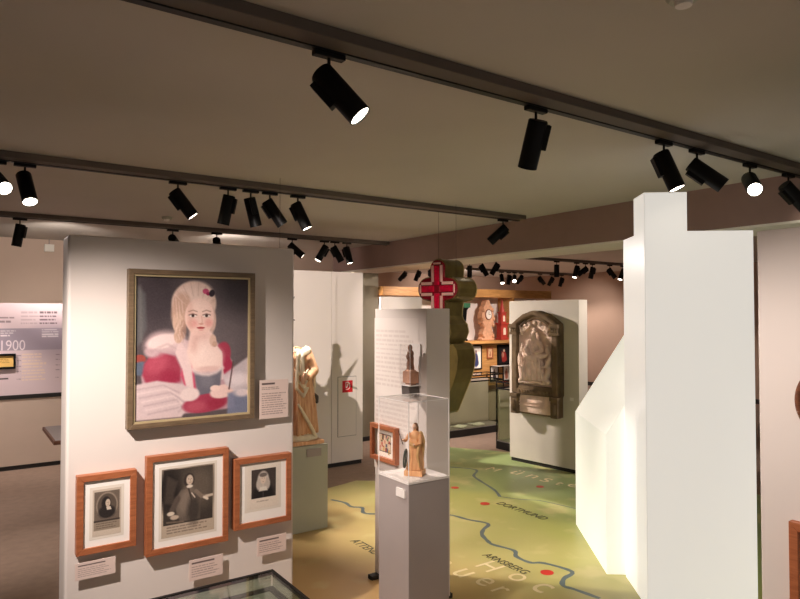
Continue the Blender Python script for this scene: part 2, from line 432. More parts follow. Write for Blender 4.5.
# extra spots without lamp bodies, added for brightness except the portrait and ornament beams
def beam_to(x,y,target,power,cone=50,blend=.6,size=.03,z=2.52,color=WARM):
    p=Vector((x,y,z)); spot(p,Vector(target)-p,power,cone,blend,color,size)
beam_to(-.35,2.14,(1.12,3.14,.72),325,60,1,size=.02)
beam_to(.35,2.14,(.5,1.72,.8),45,60,.8)
beam_to(.10,2.14,(2.30,4.95,1.93),1100,20,.35,size=.012,z=2.655)
beam_to(.35,2.14,(2.1,2.92,1.02),85,24,.8)
beam_to(-.2,7.65,(.5,8.45,1.6),110,90,.7)
beam_to(.9,7.65,(1.2,10.1,2.0),90,90,.7)
beam_to(-.6,4.87,(-.3,6.5,0),200,90,.8)
# added spots without lamp bodies: far-room fill, the last one for the cross
for x,y,t,p_,c_ in ((6.4,5.6,(6.9,7.65,1.65),170,46),(7.2,5.9,(7.4,7.65,1.0),70,50),(5.9,6.2,(5.5,7.65,1.7),150,60),(6.5,3.6,(5.2,5.6,0),150,70),(6.6,6.4,(6.3,7.3,.5),190,70),(9.5,10.6,(10.5,13,1.9),170,90),(11.0,9.6,(13,10.3,1.4),110,70),(10.0,8.2,(9.2,9.5,0),200,100),(5.0,6.6,(4.05,4.7,1.6),60,50)):
    beam_to(x,y,t,p_,c_,.8)

# ------------------------------------------------------------------ portrait panel
r=thing('partition_screen','broad free-standing white panel carrying the large portrait and three engravings','partition',(.405,3.14,0))
MB().box(0,0,0,1.088,.17,2.106).build('panel_board',M_panel,r,bevel=.012)

# large portrait
def portrait_pic(w,h):
    p=Pic(w,h,(84,74,76),230,286)
    X=lambda x:(x-85)/355; Y=lambda y:(y-85)/455
    def E(cx,cy,rx,ry,col,soft=.3,rot=0,a=1): p.ell(X(cx),Y(cy),rx/355,ry/455,col,soft if soft>=.7 else soft*.6,rot,a)
    def G(pts,col,soft=.02,a=1): p.poly([(X(a_),Y(b_)) for a_,b_ in pts],col,soft*.45,a)
    def Ln(pts,wd,col,a=1,soft=.008): p.line([(X(a_),Y(b_)) for a_,b_ in pts],wd/355,col,soft,a)
    E(340,260,150,190,(112,102,104),1.2,a=.8); E(150,150,70,110,(60,52,56),1,a=.8); E(420,110,90,90,(62,56,60),1,a=.9)
    G([(85,110),(115,140),(120,250),(100,300),(85,310)],(98,98,98),.06,.7); Ln([(100,120),(104,290)],6,(128,124,120),.5,.03)
    E(100,345,18,14,(150,70,62),.4); E(105,375,26,22,(92,100,116),.5)
    # gown
    G([(150,330),(210,290),(330,290),(385,360),(395,520),(120,530),(105,400)],(186,150,156),.04)
    G([(128,338),(160,326),(205,340),(222,380),(220,420),(170,430),(120,425),(108,395),(114,360)],(160,60,80),.05); E(150,362,34,26,(190,88,106),.8,-.5,.7); E(190,410,30,26,(150,40,66),.8,a=.7)
    E(352,345,28,48,(164,62,82),.3,.2); E(372,385,18,40,(166,52,78),.4,-.2)
    G([(240,330),(262,330),(270,450),(235,440),(220,400)],(196,84,108),.03)
    # fichu and lace
    E(150,302,36,32,(196,166,168),.7,-.4); E(188,292,50,30,(210,182,182),.8,.2); Ln([(120,320),(150,285),(200,270)],5,(226,204,200),.6,.03); Ln([(135,322),(175,300),(225,300)],5,(176,148,152),.6,.03); E(222,312,22,40,(214,186,186),.6,-.3); E(135,325,20,16,(196,164,168),.7)
    E(165,292,46,22,(232,206,202),.5,-.2); Ln([(125,325),(180,300),(232,330)],5,(188,160,160),.6,.02)
    G([(215,290),(250,330),(262,445),(240,445),(226,380),(205,330)],(226,198,196),.03)
    G([(325,300),(352,330),(358,420),(338,430),(345,350)],(222,194,192),.03)
    # neck, chest
    G([(250,255),(318,255),(330,300),(352,340),(350,388),(262,392),(240,330),(244,300)],(236,204,194),.05)
    E(300,350,48,42,(242,214,204),.8); E(272,300,20,30,(214,172,162),.9,.2,.7); E(310,385,40,9,(222,186,178),.8)
    G([(262,390),(285,401),(310,403),(335,397),(352,384),(347,440),(338,470),(280,472),(270,440)],(108,104,114),.05); E(305,425,22,22,(126,122,130),.9,a=.7)
    Ln([(258,386),(270,396),(288,402),(310,404),(333,398),(354,383)],8,(234,212,208),.9,.03)
    E(286,279,30,10,(222,180,170),.9,a=.5); E(284,318,14,30,(246,220,210),.9,a=.6)
    # hair
    E(262,170,70,72,(216,186,172),.16); E(268,135,52,36,(228,200,188),.6); E(222,195,30,60,(200,164,146),.5,.1)
    E(212,232,16,34,(214,180,160),.4); E(214,275,14,24,(206,170,150),.4); E(228,255,10,30,(178,138,120),.6,a=.7)
    E(318,225,14,40,(206,172,158),.5); E(322,292,11,20,(212,178,160),.5); E(328,304,8,10,(196,160,142),.6)
    for k in range(14):
        a=-2.7+k*.19; Ln([(266+40*math.cos(a),190+45*math.sin(a)),(262+66*math.cos(a),172+69*math.sin(a))],2.2,(186,152,138) if k%2 else (238,214,204),.5,.01)
    # face
    E(279,214,46,60,(236,200,188),.14); E(284,180,32,26,(242,210,198),.8); E(258,236,15,13,(226,160,152),.9,a=.8); E(308,234,13,13,(226,160,152),.9,a=.8)
    E(250,215,9,46,(212,168,154),.9,a=.5); E(283,268,22,7,(228,188,178),.9,a=.6)
    for ex in (258,301):
        E(ex,210,11,5.2,(240,226,220),.3); E(ex,210,5,5,(70,52,48),.3); Ln([(ex-12,208),(ex,204),(ex+12,208)],3,(110,78,70),.9)
        Ln([(ex-13,197),(ex,192),(ex+13,197)],3,(150,112,98),.7); Ln([(ex-10,216),(ex+10,216)],2,(206,160,148),.6)
    Ln([(285,212),(288,232),(284,236)],3.5,(212,164,150),.8); E(284,237,8,3.4,(206,150,138),.5,a=.8)
    E(283,250,12,3.8,(186,78,80),.4); Ln([(271,249.5),(295,249.5)],1.8,(150,56,60),.8); E(284,257,8,2.6,(226,170,160),.6)
    E(298,130,10,9,(196,84,120),.4); E(306,138,7,6,(150,50,84),.4); E(318,136,9,12,(50,42,50),.5,.3)
    for k in range(26):
        a=k*.39; xx=208+(k%5)*5; Ln([(200+k*4.6,150+18*math.sin(a)),(206+k*4.2,196+22*math.sin(a+1))] if k<7 else [(xx,200+k*3.4),(xx+6*math.sin(a),214+k*3.4)],2.4,(238,212,200) if k%2 else (176,140,124),.45,.012)
    # shawl over the lap and right sleeve
    G([(85,425),(150,415),(225,430),(275,455),(250,500),(225,535),(85,535)],(206,184,184),.04)
    for k in range(7): Ln([(90+k*6,440+k*13),(170+k*10,430+k*12),(240-k*4,470+k*8)],4,(232,212,208) if k%2 else (170,146,150),.6,.018)
    E(300,497,72,30,(160,58,80),.3,-.1); E(270,505,34,16,(184,86,102),.8,a=.7); E(335,500,30,18,(150,42,64),.8,a=.7)
    E(250,465,30,22,(226,204,200),.5); E(355,462,42,22,(232,198,190),.35,-.15); E(330,450,16,10,(238,206,196),.5)
    for k in range(4): Ln([(372,452+k*7),(412,444+k*8)],4.5,(224,186,176),.8,.01)
    G([(352,410),(440,350),(440,460),(400,470),(365,440)],(206,192,196),.05,.9); E(405,425,34,22,(226,212,214),.8)
    G([(372,470),(440,455),(440,540),(370,540)],(120,126,150),.05,.9); E(420,470,26,14,(216,200,202),.7)
    Ln([(389,365),(376,455)],5,(92,70,70),.9)
    G([(85,85),(440,85),(440,88),(85,88)],(60,54,54),.01)
    return p.noise(2.2,3,2)
r=thing('portrait_painting','large oil portrait of a lady with powdered hair and rose gown, gilt frame','painting',(.95,3.138,1.595))
FW,FH=.606,.735
picture_frame(r,FW,FH,.024,.045,M_gold)
b=MB()
W_,H_=FW/2-.024,FH/2-.024
for x0,z0,x1,z1 in ((-W_,-H_,W_,-H_+.009),(-W_,H_-.009,W_,H_),(-W_,-H_+.009,-W_+.009,H_-.009),(W_-.009,-H_+.009,W_,H_-.009)): b.box(x0,-.038,z0,x1,-.012,z1)
b.build('inner_moulding',M_gilt,r)
portrait_pic(W_*2-.012,H_*2-.012).build('canvas',r,M_pic,(0,-.030,0))

# info plaque and labels
def plaque(x,z,w,h,lab,lines,y=3.142,off=.018,rz=0,head=True,name='info_plaque',base=(226,204,194)):
    r=thing(name,lab,'label',(x,y,z),rz)
    MB().box(-w/2,-off,-h/2,w/2,-off+.004,h/2).build('plate',mat('plaque_white',(230,212,202),.5,var=0),r)
    for sx in (-1,1):
        MB().tube((sx*w*.36,-off+.004,0),(sx*w*.36,0,0),.005).build('standoff',M_grey,r)
    p=Pic(w-.004,h-.004,base,int(90),int(90*h/w)+30)
    if head: p.rect(.06,.07,.52,.115,(80,66,64),.85)
    lines(p); p.build('printed_text',r,M_label,(0,-off-.0006,0))
    return r
plaque(1.367,1.315,.160,.2,'white text plaque to the right of the large portrait',
       lambda p:(p.text(.06,.8,.18,.27,2,(140,116,110),.7),p.text(.06,.95,.34,.93,10,(140,116,110),.6)),off=.03)
lt=lambda p:(p.rect(.06,.12,.75,.2,(84,70,68),.8),p.text(.06,.9,.32,.9,5,(150,128,122),.6))
plaque(.525,.630,.165,.075,'small white caption plate below the left engraving',lt,off=.03,head=False,name='caption_plate')
plaque(1.018,.525,.165,.100,'small white caption plate below the middle, largest engraving',lt,off=.03,head=False,name='caption_plate')
plaque(1.358,.566,.160,.092,'small white caption plate below the right engraving at the panel edge',lt,off=.03,head=False,name='caption_plate')

# engravings
def eng_left(w,h):
    p=Pic(w,h,(206,190,172),80,130); p.rect(.06,.05,.94,.68,(112,98,86)); p.ell(.5,.36,.38,.29,(150,134,118),.08); p.ell(.5,.36,.33,.255,(92,80,70),.1)
    p.ell(.5,.50,.30,.14,(46,40,38),.3); p.ell(.47,.32,.16,.15,(44,38,36),.3); p.ell(.53,.31,.085,.085,(206,186,166),.25)
    p.line([(.5,.30),(.5,.30)],.02,(60,50,46)); p.line([(.56,.30),(.56,.30)],.02,(60,50,46)); p.line([(.51,.355),(.555,.355)],.012,(120,90,80)); p.line([(.54,.31),(.545,.335)],.012,(150,126,110))
    p.poly([(.47,.39),(.62,.39),(.66,.46),(.5,.46)],(214,198,180),.02); p.rect(.04,.66,.96,.70,(70,60,54)); p.rect(.04,.70,.96,.88,(150,134,116)); p.text(.12,.9,.73,.87,3,(86,74,66),.7)
    return p.noise(4,5)
def eng_mid(w,h):
    p=Pic(w,h,(190,172,152),110,150); p.rect(.03,.02,.97,.82,(64,56,50)); p.ell(.72,.3,.3,.3,(104,92,80),1,a=.9); p.ell(.13,.3,.2,.3,(40,34,32),.7)
    p.poly([(.1,.1),(.3,.2),(.22,.4),(.3,.55),(.05,.5)],(78,68,60),.05,.8)
    p.poly([(.36,.33),(.62,.33),(.74,.46),(.72,.80),(.34,.80),(.26,.62),(.24,.46)],(104,92,82),.03); p.ell(.44,.5,.12,.2,(140,124,110),.8,.3,.8); p.ell(.6,.65,.12,.2,(52,46,42),.8,a=.7)
    p.line([(.64,.38),(.75,.47),(.86,.48)],.075,(132,116,102),.02); p.line([(.84,.48),(.95,.47)],.05,(206,188,168),.02); p.line([(.8,.49),(.86,.52)],.05,(226,210,190),.02)
    p.line([(.3,.45),(.2,.6),(.16,.68)],.1,(92,80,72),.03); p.ell(.17,.66,.07,.03,(220,204,184),.4); p.ell(.24,.72,.08,.035,(196,176,156),.4)
    p.line([(.5,.33),(.56,.5),(.55,.78)],.03,(70,60,54),.02); p.line([(.56,.40),(.62,.47)],.02,(220,204,186)); p.line([(.1,.78),(.4,.8)],.03,(120,104,90),.02)
    p.ell(.51,.2,.1,.1,(60,50,46),.3); p.ell(.52,.2,.065,.075,(206,186,166),.25); p.line([(.5,.185),(.5,.185)],.014,(56,46,44)); p.line([(.55,.185),(.55,.185)],.014,(56,46,44)); p.line([(.51,.235),(.55,.235)],.008,(120,92,82)); p.line([(.53,.19),(.535,.215)],.008,(150,126,110))
    p.ell(.52,.295,.06,.025,(226,212,196),.4); p.text(.1,.9,.85,.97,3,(110,94,82),.55); return p.noise(4,7)
def eng_right(w,h):
    p=Pic(w,h,(232,220,204),80,110); p.rect(.13,.08,.9,.76,(70,62,58)); p.ell(.5,.7,.34,.3,(38,34,34),.3); p.rect(.08,.76,.95,1,(230,216,200))
    p.ell(.5,.33,.18,.2,(206,194,182),.25); p.ell(.38,.44,.1,.14,(196,184,172),.4); p.ell(.62,.44,.1,.14,(190,178,166),.4); p.ell(.5,.32,.09,.115,(218,198,180),.25); p.ell(.5,.22,.12,.05,(50,44,44),.4,a=.6)
    p.line([(.465,.3),(.465,.3)],.018,(60,50,48)); p.line([(.535,.3),(.535,.3)],.018,(60,50,48)); p.line([(.48,.38),(.52,.38)],.01,(130,96,86)); p.poly([(.4,.5),(.6,.5),(.64,.6),(.36,.6)],(222,212,198),.03)
    p.line([(.5,.6),(.5,.75)],.015,(90,80,76)); p.text(.3,.75,.82,.88,1,(160,142,128),.6); return p.noise(4,9)
def engraving(x,z,w,h,fn,pw,ph,lab,dz=0):
    r=thing('framed_engraving',lab,'framed picture',(x,3.138,z),0,'engravings in cherry frames on the portrait panel')
    picture_frame(r,w,h,.028,.042,M_frame)
    MB().box(-w/2+.025,-.032,-h/2+.025,w/2-.025,-.006,h/2-.025).build('mat_board',M_paper,r)
    MB().box(-pw/2-.012,-.0326,-ph/2-.012+dz,pw/2+.012,-.0322,ph/2+.012+dz).build('plate_mark',mat('mat_board_shade',(232,222,208),.85,var=.01),r)
    fn(pw,ph).build('print',r,M_print,(0,-.0332,dz))
    return r
engraving(.568,.874,.247,.345,eng_left,.118,.205,'smallest oval-portrait engraving of a dark-robed person, left of the three in cherry frames')
engraving(.928,.866,.388,.458,eng_mid,.250,.320,'largest of the three engravings, standing figure with outstretched hand, in cherry frame')
engraving(1.306,.853,.308,.352,eng_right,.172,.215,'engraving of a person in a long pale wig, right of the three in cherry frames',.02)

# ------------------------------------------------------------------ table vitrine at the lower edge
r=thing('table_vitrine','dark-edged glass-topped display table at the bottom of the picture below the engravings','display table',(.885,2.02,0))
b=MB()
MB().box(-1.19,-.61,.822,-.01,-.01,.838).build('case_floor',mat('vitrine_lining',(206,198,180),.8,var=.02),r)
b=MB()
for x0,y0,x1,y1 in ((-1.2,-.02,0,0),(-1.2,-.62,0,-.60),(-1.2,-.6,-1.18,-.02),(-.02,-.6,0,-.02)): b.box(x0,y0,.77,x1,y1,.845)
b.build('apron',M_dark,r)
for x in (-1.19,-.01):
    for y in (-.61,-.01):
        MB().box(x-.02 if x>-.5 else x-.01,y-.02 if y>-.3 else y-.01,0,x+.01 if x>-.5 else x+.02,y+.01 if y>-.3 else y+.02,.77).build('leg',M_dark,r)
MB().box(-1.196,-.616,.890,-.004,-.004,.898).build('glass_top',M_glass_t,r)
b=MB()
for x0,y0,x1,y1 in ((-1.2,-.012,0,0),(-1.2,-.62,0,-.608),(-1.2,-.608,-1.19,-.012),(-.010,-.608,0,-.012)): b.box(x0,y0,.886,x1,y1,.900)
b.build('top_rim',M_dark,r)
for x0,y0,x1,y1 in ((-1.19,-.008,-.01,-.004),(-1.19,-.616,-.01,-.612),(-.008,-.60,-.004,-.02),(-1.196,-.60,-1.192,-.02)):
    MB().box(x0,y0,.845,x1,y1,.886).build('glass_side',M_glass_t,r)
for i,(x,y,w,h,a,lab) in enumerate(((.745,1.85,.17,.23,.12,'white printed sheet in the display table, nearest its right glass edge'),(.47,1.84,.2,.24,-.08,'white printed sheet in the display table, left of the other sheet'))):
    d=thing('document_sheet',lab,'document',(x,y,.8385),a,'papers in the display table')
    MB().box(-w/2,-h/2,0,w/2,h/2,.002).build('paper',M_paper,d)
    p=Pic(w*.9,h*.9,(238,230,220),60,80); p.text(.1,.9,.1,.9,12,(120,110,104),.6); o=p.build('printed_text',d,M_print,(0,0,.0026)); o.rotation_euler=(-PI/2,0,0)

# ------------------------------------------------------------------ saint on grey pedestal behind the panel
r=thing('pedestal','low grey-green pedestal half hidden behind the portrait panel, under the carved figure','pedestal',(2.23,4.98,0))
MB().box(-.32,-.275,0,.315,.275,.69).build('block',M_sage,r,bevel=.004)
MB().box(.12,-.284,.60,.25,-.276,.665).build('caption_plate',M_grey,r)
r=thing('saint_statue','large carved wooden figure in cream and orange draped robes, cut off by the portrait panel','statue',(2.285,4.90,.692))
r.scale=(.93,.93,.93)
M_robe=wood('aged_limewood',(206,146,104),(240,198,156),5,'Z',.6)
M_cloak=mat('worn_cream_paint',(248,230,204),.65,var=.16,scale=14)
M_flesh=mat('painted_flesh',(222,180,150),.6,var=.06)
b=MB(); rg=[]
for i in range(17):
    t=i/16; z=.03+t*.78; rg.append((.045*math.sin(t*3.0)+.01,0,z,.20-.04*t+.025*math.sin(t*5.5),.16-.05*t,.07-.03*t,8,t*1.1))
b.loft(rg,72); b.ell((.02,0,.79),(.165,.10,.07))
b.chain([(.15,-.03,.80),(.2,-.08,.64),(.10,-.17,.58)],[.055,.05,.035]); b.chain([(-.13,-.03,.83),(-.2,-.09,.68),(-.16,-.2,.78)],[.055,.048,.035])
for q in range(6):
    x=-.02+q*.037; b.chain([(x*.8+.02,-.125,.66-.02*q),(x+.03,-.165+.012*q,.36),(x*1.15+.03,-.17+.012*q,.10)],[.012,.017,.02],8)
b.build('robe',M_robe,r,voxel=.007)
b=MB()
# collar and edge of the cloak, hanging zig-zag hems
b.chain([(.0,-.115,.83),(.07,-.115,.80),(.13,-.08,.82),(.17,.0,.80)],[.022,.03,.04,.045]); b.chain([(.06,-.125,.80),(.055,-.16,.62),(.07,-.175,.48)],[.024,.02,.016])
for z in (.62,.54,.46): b.chain([(.005,-.165,z+.03),(.045,-.195,z-.03),(.095,-.185,z+.04)],[.012,.015,.010],8)
b.chain([(.185,-.02,.78),(.225,-.05,.60),(.215,-.06,.44)],[.022,.02,.014]); b.chain([(.205,-.06,.42),(.21,-.05,.26),(.225,-.05,.08)],[.012,.016,.014])
b.chain([(.0,-.19,.36),(.07,-.2,.24),(.15,-.17,.12),(.20,-.12,.05)],[.012,.016,.018,.02]); b.chain([(.01,-.16,.80),(-.02,-.19,.5)],[.018,.016])
b.build('cloak',M_cloak,r,voxel=.006)
b=MB(); q=Vector((-.10,-.055,-.12))
b.cap((-.08,-.01,.80),(-.15,-.05,.86),.035)
for c_,r_ in (((-.085,-.02,1.03),(.062,.07,.085)),((-.085,-.088,1.02),(.012,.018,.02)),((-.085,-.075,.985),(.022,.014,.008)),((-.108,-.078,1.04),(.012,.008,.007)),((-.062,-.078,1.04),(.012,.008,.007))): b.ell(Vector(c_)+q,r_)
b.build('head',M_flesh,r,voxel=.006)
b=MB(); b.ell(Vector((-.08,.02,1.04))+q,(.07,.065,.08)); b.chain([Vector((-.15,.02,1.02))+q,Vector((-.15,.0,.9))+q],[.03,.03]); b.build('hair',mat('carved_hair',(150,96,50),.6,var=.15),r,voxel=.008)
b=MB(); b.chain([(.07,-.17,.60),(.045,-.2,.585)],[.03,.028],10)
for k in range(4): b.chain([(.05,-.19,.61-k*.016),(.02,-.215,.60-k*.017),(.035,-.235,.595-k*.017)],[.010,.009,.008],8)
b.chain([(.06,-.19,.62),(.04,-.225,.632),(.03,-.235,.615)],[.011,.010,.008],8)
b.build('hand',M_flesh,r,voxel=.004)
b=MB(); b.chain([(.20,-.06,.43),(.225,-.09,.40),(.215,-.12,.36)],[.02,.022,.015]); b.build('glove',mat('grey_glove',(92,84,80),.6,var=.1),r,voxel=.004)
b=MB(); b.box(-.25,-.2,0,.25,.2,.035); b.build('base',M_robe,r,bevel=.008)
b=MB(); b.ell((.05,-.12,.06),(.13,.07,.04)); b.ell((-.1,-.12,.06),(.09,.06,.04)); b.chain([(.08,-.16,.05),(.2,-.12,.05)],[.03,.025]); b.build('crouching_figure',M_cloak,r,voxel=.008)

# suspended dark ornament behind the portrait panel; its shadow falls on the pale panel
sd=Vector((3.6-.10,6.5-2.14,0)).normalized(); cx,cy=2.03,4.53
r=thing('hanging_ornament','dark ornament with knobs and spikes hanging behind the portrait panel, throwing the spiky shadow','ornament',(cx,cy,0),math.atan2(-sd.x,sd.y))
M_iron=mat('dark_iron',(48,42,36),.5,metal=.4,var=.1)
MB().tube((0,0,1.93),(0,0,2.8),.0013,n=8).build('wire',M_iron,r)
b=MB()
for z,q in ((1.955,.026),(1.91,.032),(1.865,.027)): b.ell((.004*math.sin(z*90),0,z),(q,.02,.026))
b.ell((0,0,1.80),(.035,.025,.06)); b.ell((.0,0,1.70),(.055,.03,.09)); b.ell((.012,0,1.66),(.06,.03,.07)); b.chain([(0,0,1.66),(-.025,0,1.53),(-.05,0,1.40)],[.05,.03,.010])
b.build('body',M_iron,r,voxel=.006)
MB().tube((.02,0,1.72),(.115,0,1.89),.022,.003,n=10).build('spike',M_iron,r); MB().tube((-.03,0,1.70),(-.15,0,1.63),.022,.005,n=10).build('spike',M_iron,r); MB().tube((.03,0,1.74),(.12,0,1.71),.02,.003,n=10).build('spike',M_iron,r)

# panel with hydrant hatch
r=thing('partition_screen','pale free-standing panel with a red fire sign and the statue shadow on it','partition',(3.0,6.5,0))
MB().box(-.4,.02,0,.975,.14,.05).build('plinth',M_dark,r)
MB().box(-.4,0,.05,.558,.16,2.25).build('panel_board',M_panel,r,bevel=.002); MB().box(.562,0,.05,.98,.16,2.25).build('panel_board',M_panel,r,bevel=.002)
h=MB().box(.645,-.006,.345,.885,0,1.03).build('hatch_door',M_panel,r,bevel=.001)
b=MB()
for x0,z0,x1,z1 in ((.641,.341,.645,1.034),(.885,.341,.889,1.034),(.645,.341,.885,.345),(.645,1.03,.885,1.034)): b.box(x0,-.002,z0,x1,0,z1)
b.build('hatch_gap',M_dark,r)
s=MB().box(.700,-.009,.850,.836,-.0061,.986).build('fire_sign',mat('signal_red',(196,20,36),.45,var=0),r); s['label']='red square fire hose sign with white symbol'
Mw=mat('sign_white',(245,240,238),.5,var=0)
b=MB(); pts=[]
for i in range(19):
    a=-PI/2+PI*i/18; pts.append((.765+.032*math.cos(a),.925+.042*math.sin(a)))
pts=[(.742,.966),*pts[::-1],(.742,.884),(.758,.884)]
for (a0,b0),(a1,b1) in zip(pts[:-1],pts[1:]): b.tube((a0,-.0105,b0),(a1,-.0105,b1),.0045,n=8)
b.tube((.742,-.0105,.966),(.742,-.0105,.90),.0045,n=8); b.tube((.775,-.0105,.952),(.752,-.0105,.905),.005,n=8); b.build('hose_symbol',Mw,s)

# ------------------------------------------------------------------ text stele, pedestal with saint, plexi statuette
r=thing('text_stele','tall slim white stele printed with text beside the glass case, red cross above it','stele',(2.335,3.08,0))
MB().box(0,0,.03,.18,.575,1.79).build('board',M_panel,r,bevel=.003)
for y in (.02,.515): MB().box(-.06,y-.0,0,.215,y+.05,.03).build('foot_plate',M_dark,r)
p=Pic(.50,1.0,(236,226,218),90,200); p.text(.04,.95,.08,.46,13,(214,200,192),.6); p.text(.04,.95,.52,.82,10,(214,200,192),.6)
o=p.build('printed_text',r,M_label,(-.001,.33,1.23)); o.rotation_euler=(0,0,-PI/2)
def color_print(w,h):
    p=Pic(w,h,(244,234,222),60,70); cs=[(170,60,50),(60,70,96),(206,160,90),(90,110,80),(60,48,44),(200,120,110)]
    rn=random.Random(3); p.rect(.22,.2,.78,.8,(216,190,160))
    for k in range(26):
        x=rn.uniform(.22,.72); y=rn.uniform(.2,.72); p.rect(x,y,x+rn.uniform(.03,.1),y+rn.uniform(.04,.16),cs[k%6],.9)
    p.line([(.22,.2),(.78,.2),(.78,.8),(.22,.8),(.22,.2)],.02,(50,40,38)); return p
r=thing('framed_print','small colourful print in a cherry frame low on the text stele','framed picture',(2.333,3.513,.912),-PI/2)
picture_frame(r,.30,.235,.028,.035,M_frame); color_print(.25,.185).build('print',r,M_print,(0,-.012,0))

r=thing('pedestal','tall grey pedestal with a square footprint standing before the white text stele','pedestal',(2.105,2.895,0))
MB().box(-.124,-.125,0,.150,.165,.85).build('block',M_grey,r,bevel=.003)
MB().box(-.134,-.10,.775,-.124,-.02,.82).build('caption_plate',M_white,r)
r=thing('glass_case','clear acrylic box on the tall grey pedestal over the saint figurine','display case',(2.105,2.895,.851))
X0,X1,Y0,Y1,Hc=-.124,.150,-.125,.165,.435
for x0,y0,x1,y1 in ((X0,Y0,X1,Y0+.004),(X0,Y1-.004,X1,Y1),(X0,Y0+.004,X0+.004,Y1-.004),(X1-.004,Y0+.004,X1,Y1-.004)):
    MB().box(x0,y0,0.012,x1,y1,Hc-.004).build('glass_side',M_glass,r)
MB().box(X0,Y0,Hc-.004,X1,Y1,Hc).build('glass_top',M_glass,r)
e=.0038
for x in (X0,X1):
    for y in (Y0,Y1): MB().box(x-e/2,y-e/2,.012,x+e/2,y+e/2,Hc).build('edge',M_edge,r)
for y in (Y0,Y1): MB().box(X0,y-e/2,Hc-e/2,X1,y+e/2,Hc+e/2).build('edge',M_edge,r)
for x in (X0,X1): MB().box(x-e/2,Y0,Hc-e/2,x+e/2,Y1,Hc+e/2).build('edge',M_edge,r)
MB().box(X0-.002,Y0-.002,0,X1+.002,Y1+.002,.012).build('base_plate',M_white,r)

def saint(root,H,rob,clo):
    """standing draped woman, local height H"""
    k=H/1.0; S=lambda *a:tuple(x*k for x in a)
    b=MB(); rg=[]
    for i in range(14):
        t=i/13; z=.06+t*.60; rg.append((.02*math.sin(t*4)*k,0,z*k,(.17-.06*t)*k,(.13-.04*t)*k,.11-.06*t,6,t*1.2))
    b.loft(rg,48); b.ell(S(.01,0,.72),S(.125,.085,.12)); b.cap(S(.0,0,.80),S(-.005,-.005,.86),.032*k)
    b.build('robe',rob,root,voxel=.006*k+.0008)
    b=MB(); b.chain([S(.11,.02,.78),S(.15,.03,.62),S(.13,.05,.40),S(.12,.06,.16)],[.05*k,.06*k,.055*k,.04*k])
    b.chain([S(.12,-.03,.62),S(.02,-.11,.54),S(-.1,-.08,.60)],[.035*k,.04*k,.03*k]); b.chain([S(.10,-.06,.58),S(.08,-.12,.36),S(.12,-.1,.14)],[.035*k,.03*k,.02*k]); b.ell(S(0,.05,.6),S(.12,.05,.2))
    b.build('cloak',clo,root,voxel=.006*k+.0008)
    b=MB(); b.ell(S(-.005,-.01,.915),S(.047,.055,.065)); b.ell(S(-.012,-.066,.905),S(.009,.012,.014)); b.ell(S(-.03,-.056,.922),S(.008,.006,.005)); b.ell(S(.008,-.06,.922),S(.008,.006,.005)); b.ell(S(-.011,-.058,.883),S(.014,.008,.005))
    b.build('head',M_flesh,root,voxel=.004*k+.0008)
    b=MB(); b.ell(S(.005,.014,.935),S(.055,.055,.062)); b.chain([S(.03,.04,.9),S(.04,.05,.78)],[.035*k,.025*k]); b.build('hair',mat('dark_carved_hair',(112,72,44),.6,var=.1),root,voxel=.005*k+.0008)
    b=MB(); b.chain([S(-.11,-.02,.76),S(-.18,-.06,.64),S(-.2,-.15,.66)],[.04*k,.034*k,.024*k]); b.chain([S(.12,-.03,.74),S(.13,-.09,.60),S(.04,-.14,.58)],[.04*k,.034*k,.024*k]); b.build('arm',rob,root,voxel=.005*k+.0008)
    for cx,cy,cz in ((-.2,-.165,.665),(.02,-.15,.58)):
        b=MB(); b.ell(S(cx,cy,cz),S(.022,.024,.026))
        for q in range(4): b.chain([S(cx-.01+q*.007,cy-.015,cz+.02),S(cx-.012+q*.008,cy-.034,cz+.012),S(cx-.012+q*.008,cy-.036,cz-.006)],[.0075*k,.007*k,.006*k],8)
        b.chain([S(cx+.016,cy-.008,cz),S(cx+.022,cy-.026,cz+.01)],[.008*k,.007*k],8); b.build('hand',M_flesh,root,voxel=.003*k+.0006)
M_orange=wood('orange_limewood',(208,142,92),(240,188,134),7,'Z',.6); M_tan=mat('worn_gilt_paint',(214,170,112),.55,var=.2,scale=20)
r=thing('saint_figurine','carved orange-brown woman with a spoked wheel and sword inside the glass case','statue',(2.11,2.89,.8635),-.9)
MB().box(-.052,-.042,0,.052,.042,.03).build('base',M_orange,r,bevel=.003)
sub=.27
b_root=r
saint(r,.275,M_orange,M_tan)
for o in r.children:
    if o.name.split('.')[0]!='base': o.location=(0,0,.014)
b=MB(); c=(-.045,-.038,.095); n=24
for i in range(n):
    a0,a1=2*PI*i/n,2*PI*(i+1)/n; b.tube((c[0]+.004*math.sin(a0),c[1]+.032*math.cos(a0),c[2]+.05*math.sin(a0)),(c[0]+.004*math.sin(a1),c[1]+.032*math.cos(a1),c[2]+.05*math.sin(a1)),.0042,n=8)
for i in range(6):
    a=PI*i/3; b.tube(c,(c[0],c[1]+.032*math.cos(a),c[2]+.05*math.sin(a)),.003,n=8)
b.build('wheel',mat('green_black_paint',(52,66,58),.5,var=.1),r)
b=MB(); b.tube((-.056,-.048,.175),(-.078,-.066,.255),.0024,.0016,n=8); b.tube((-.064,-.048,.192),(-.052,-.06,.196),.002,n=8); b.build('sword',M_black,r)

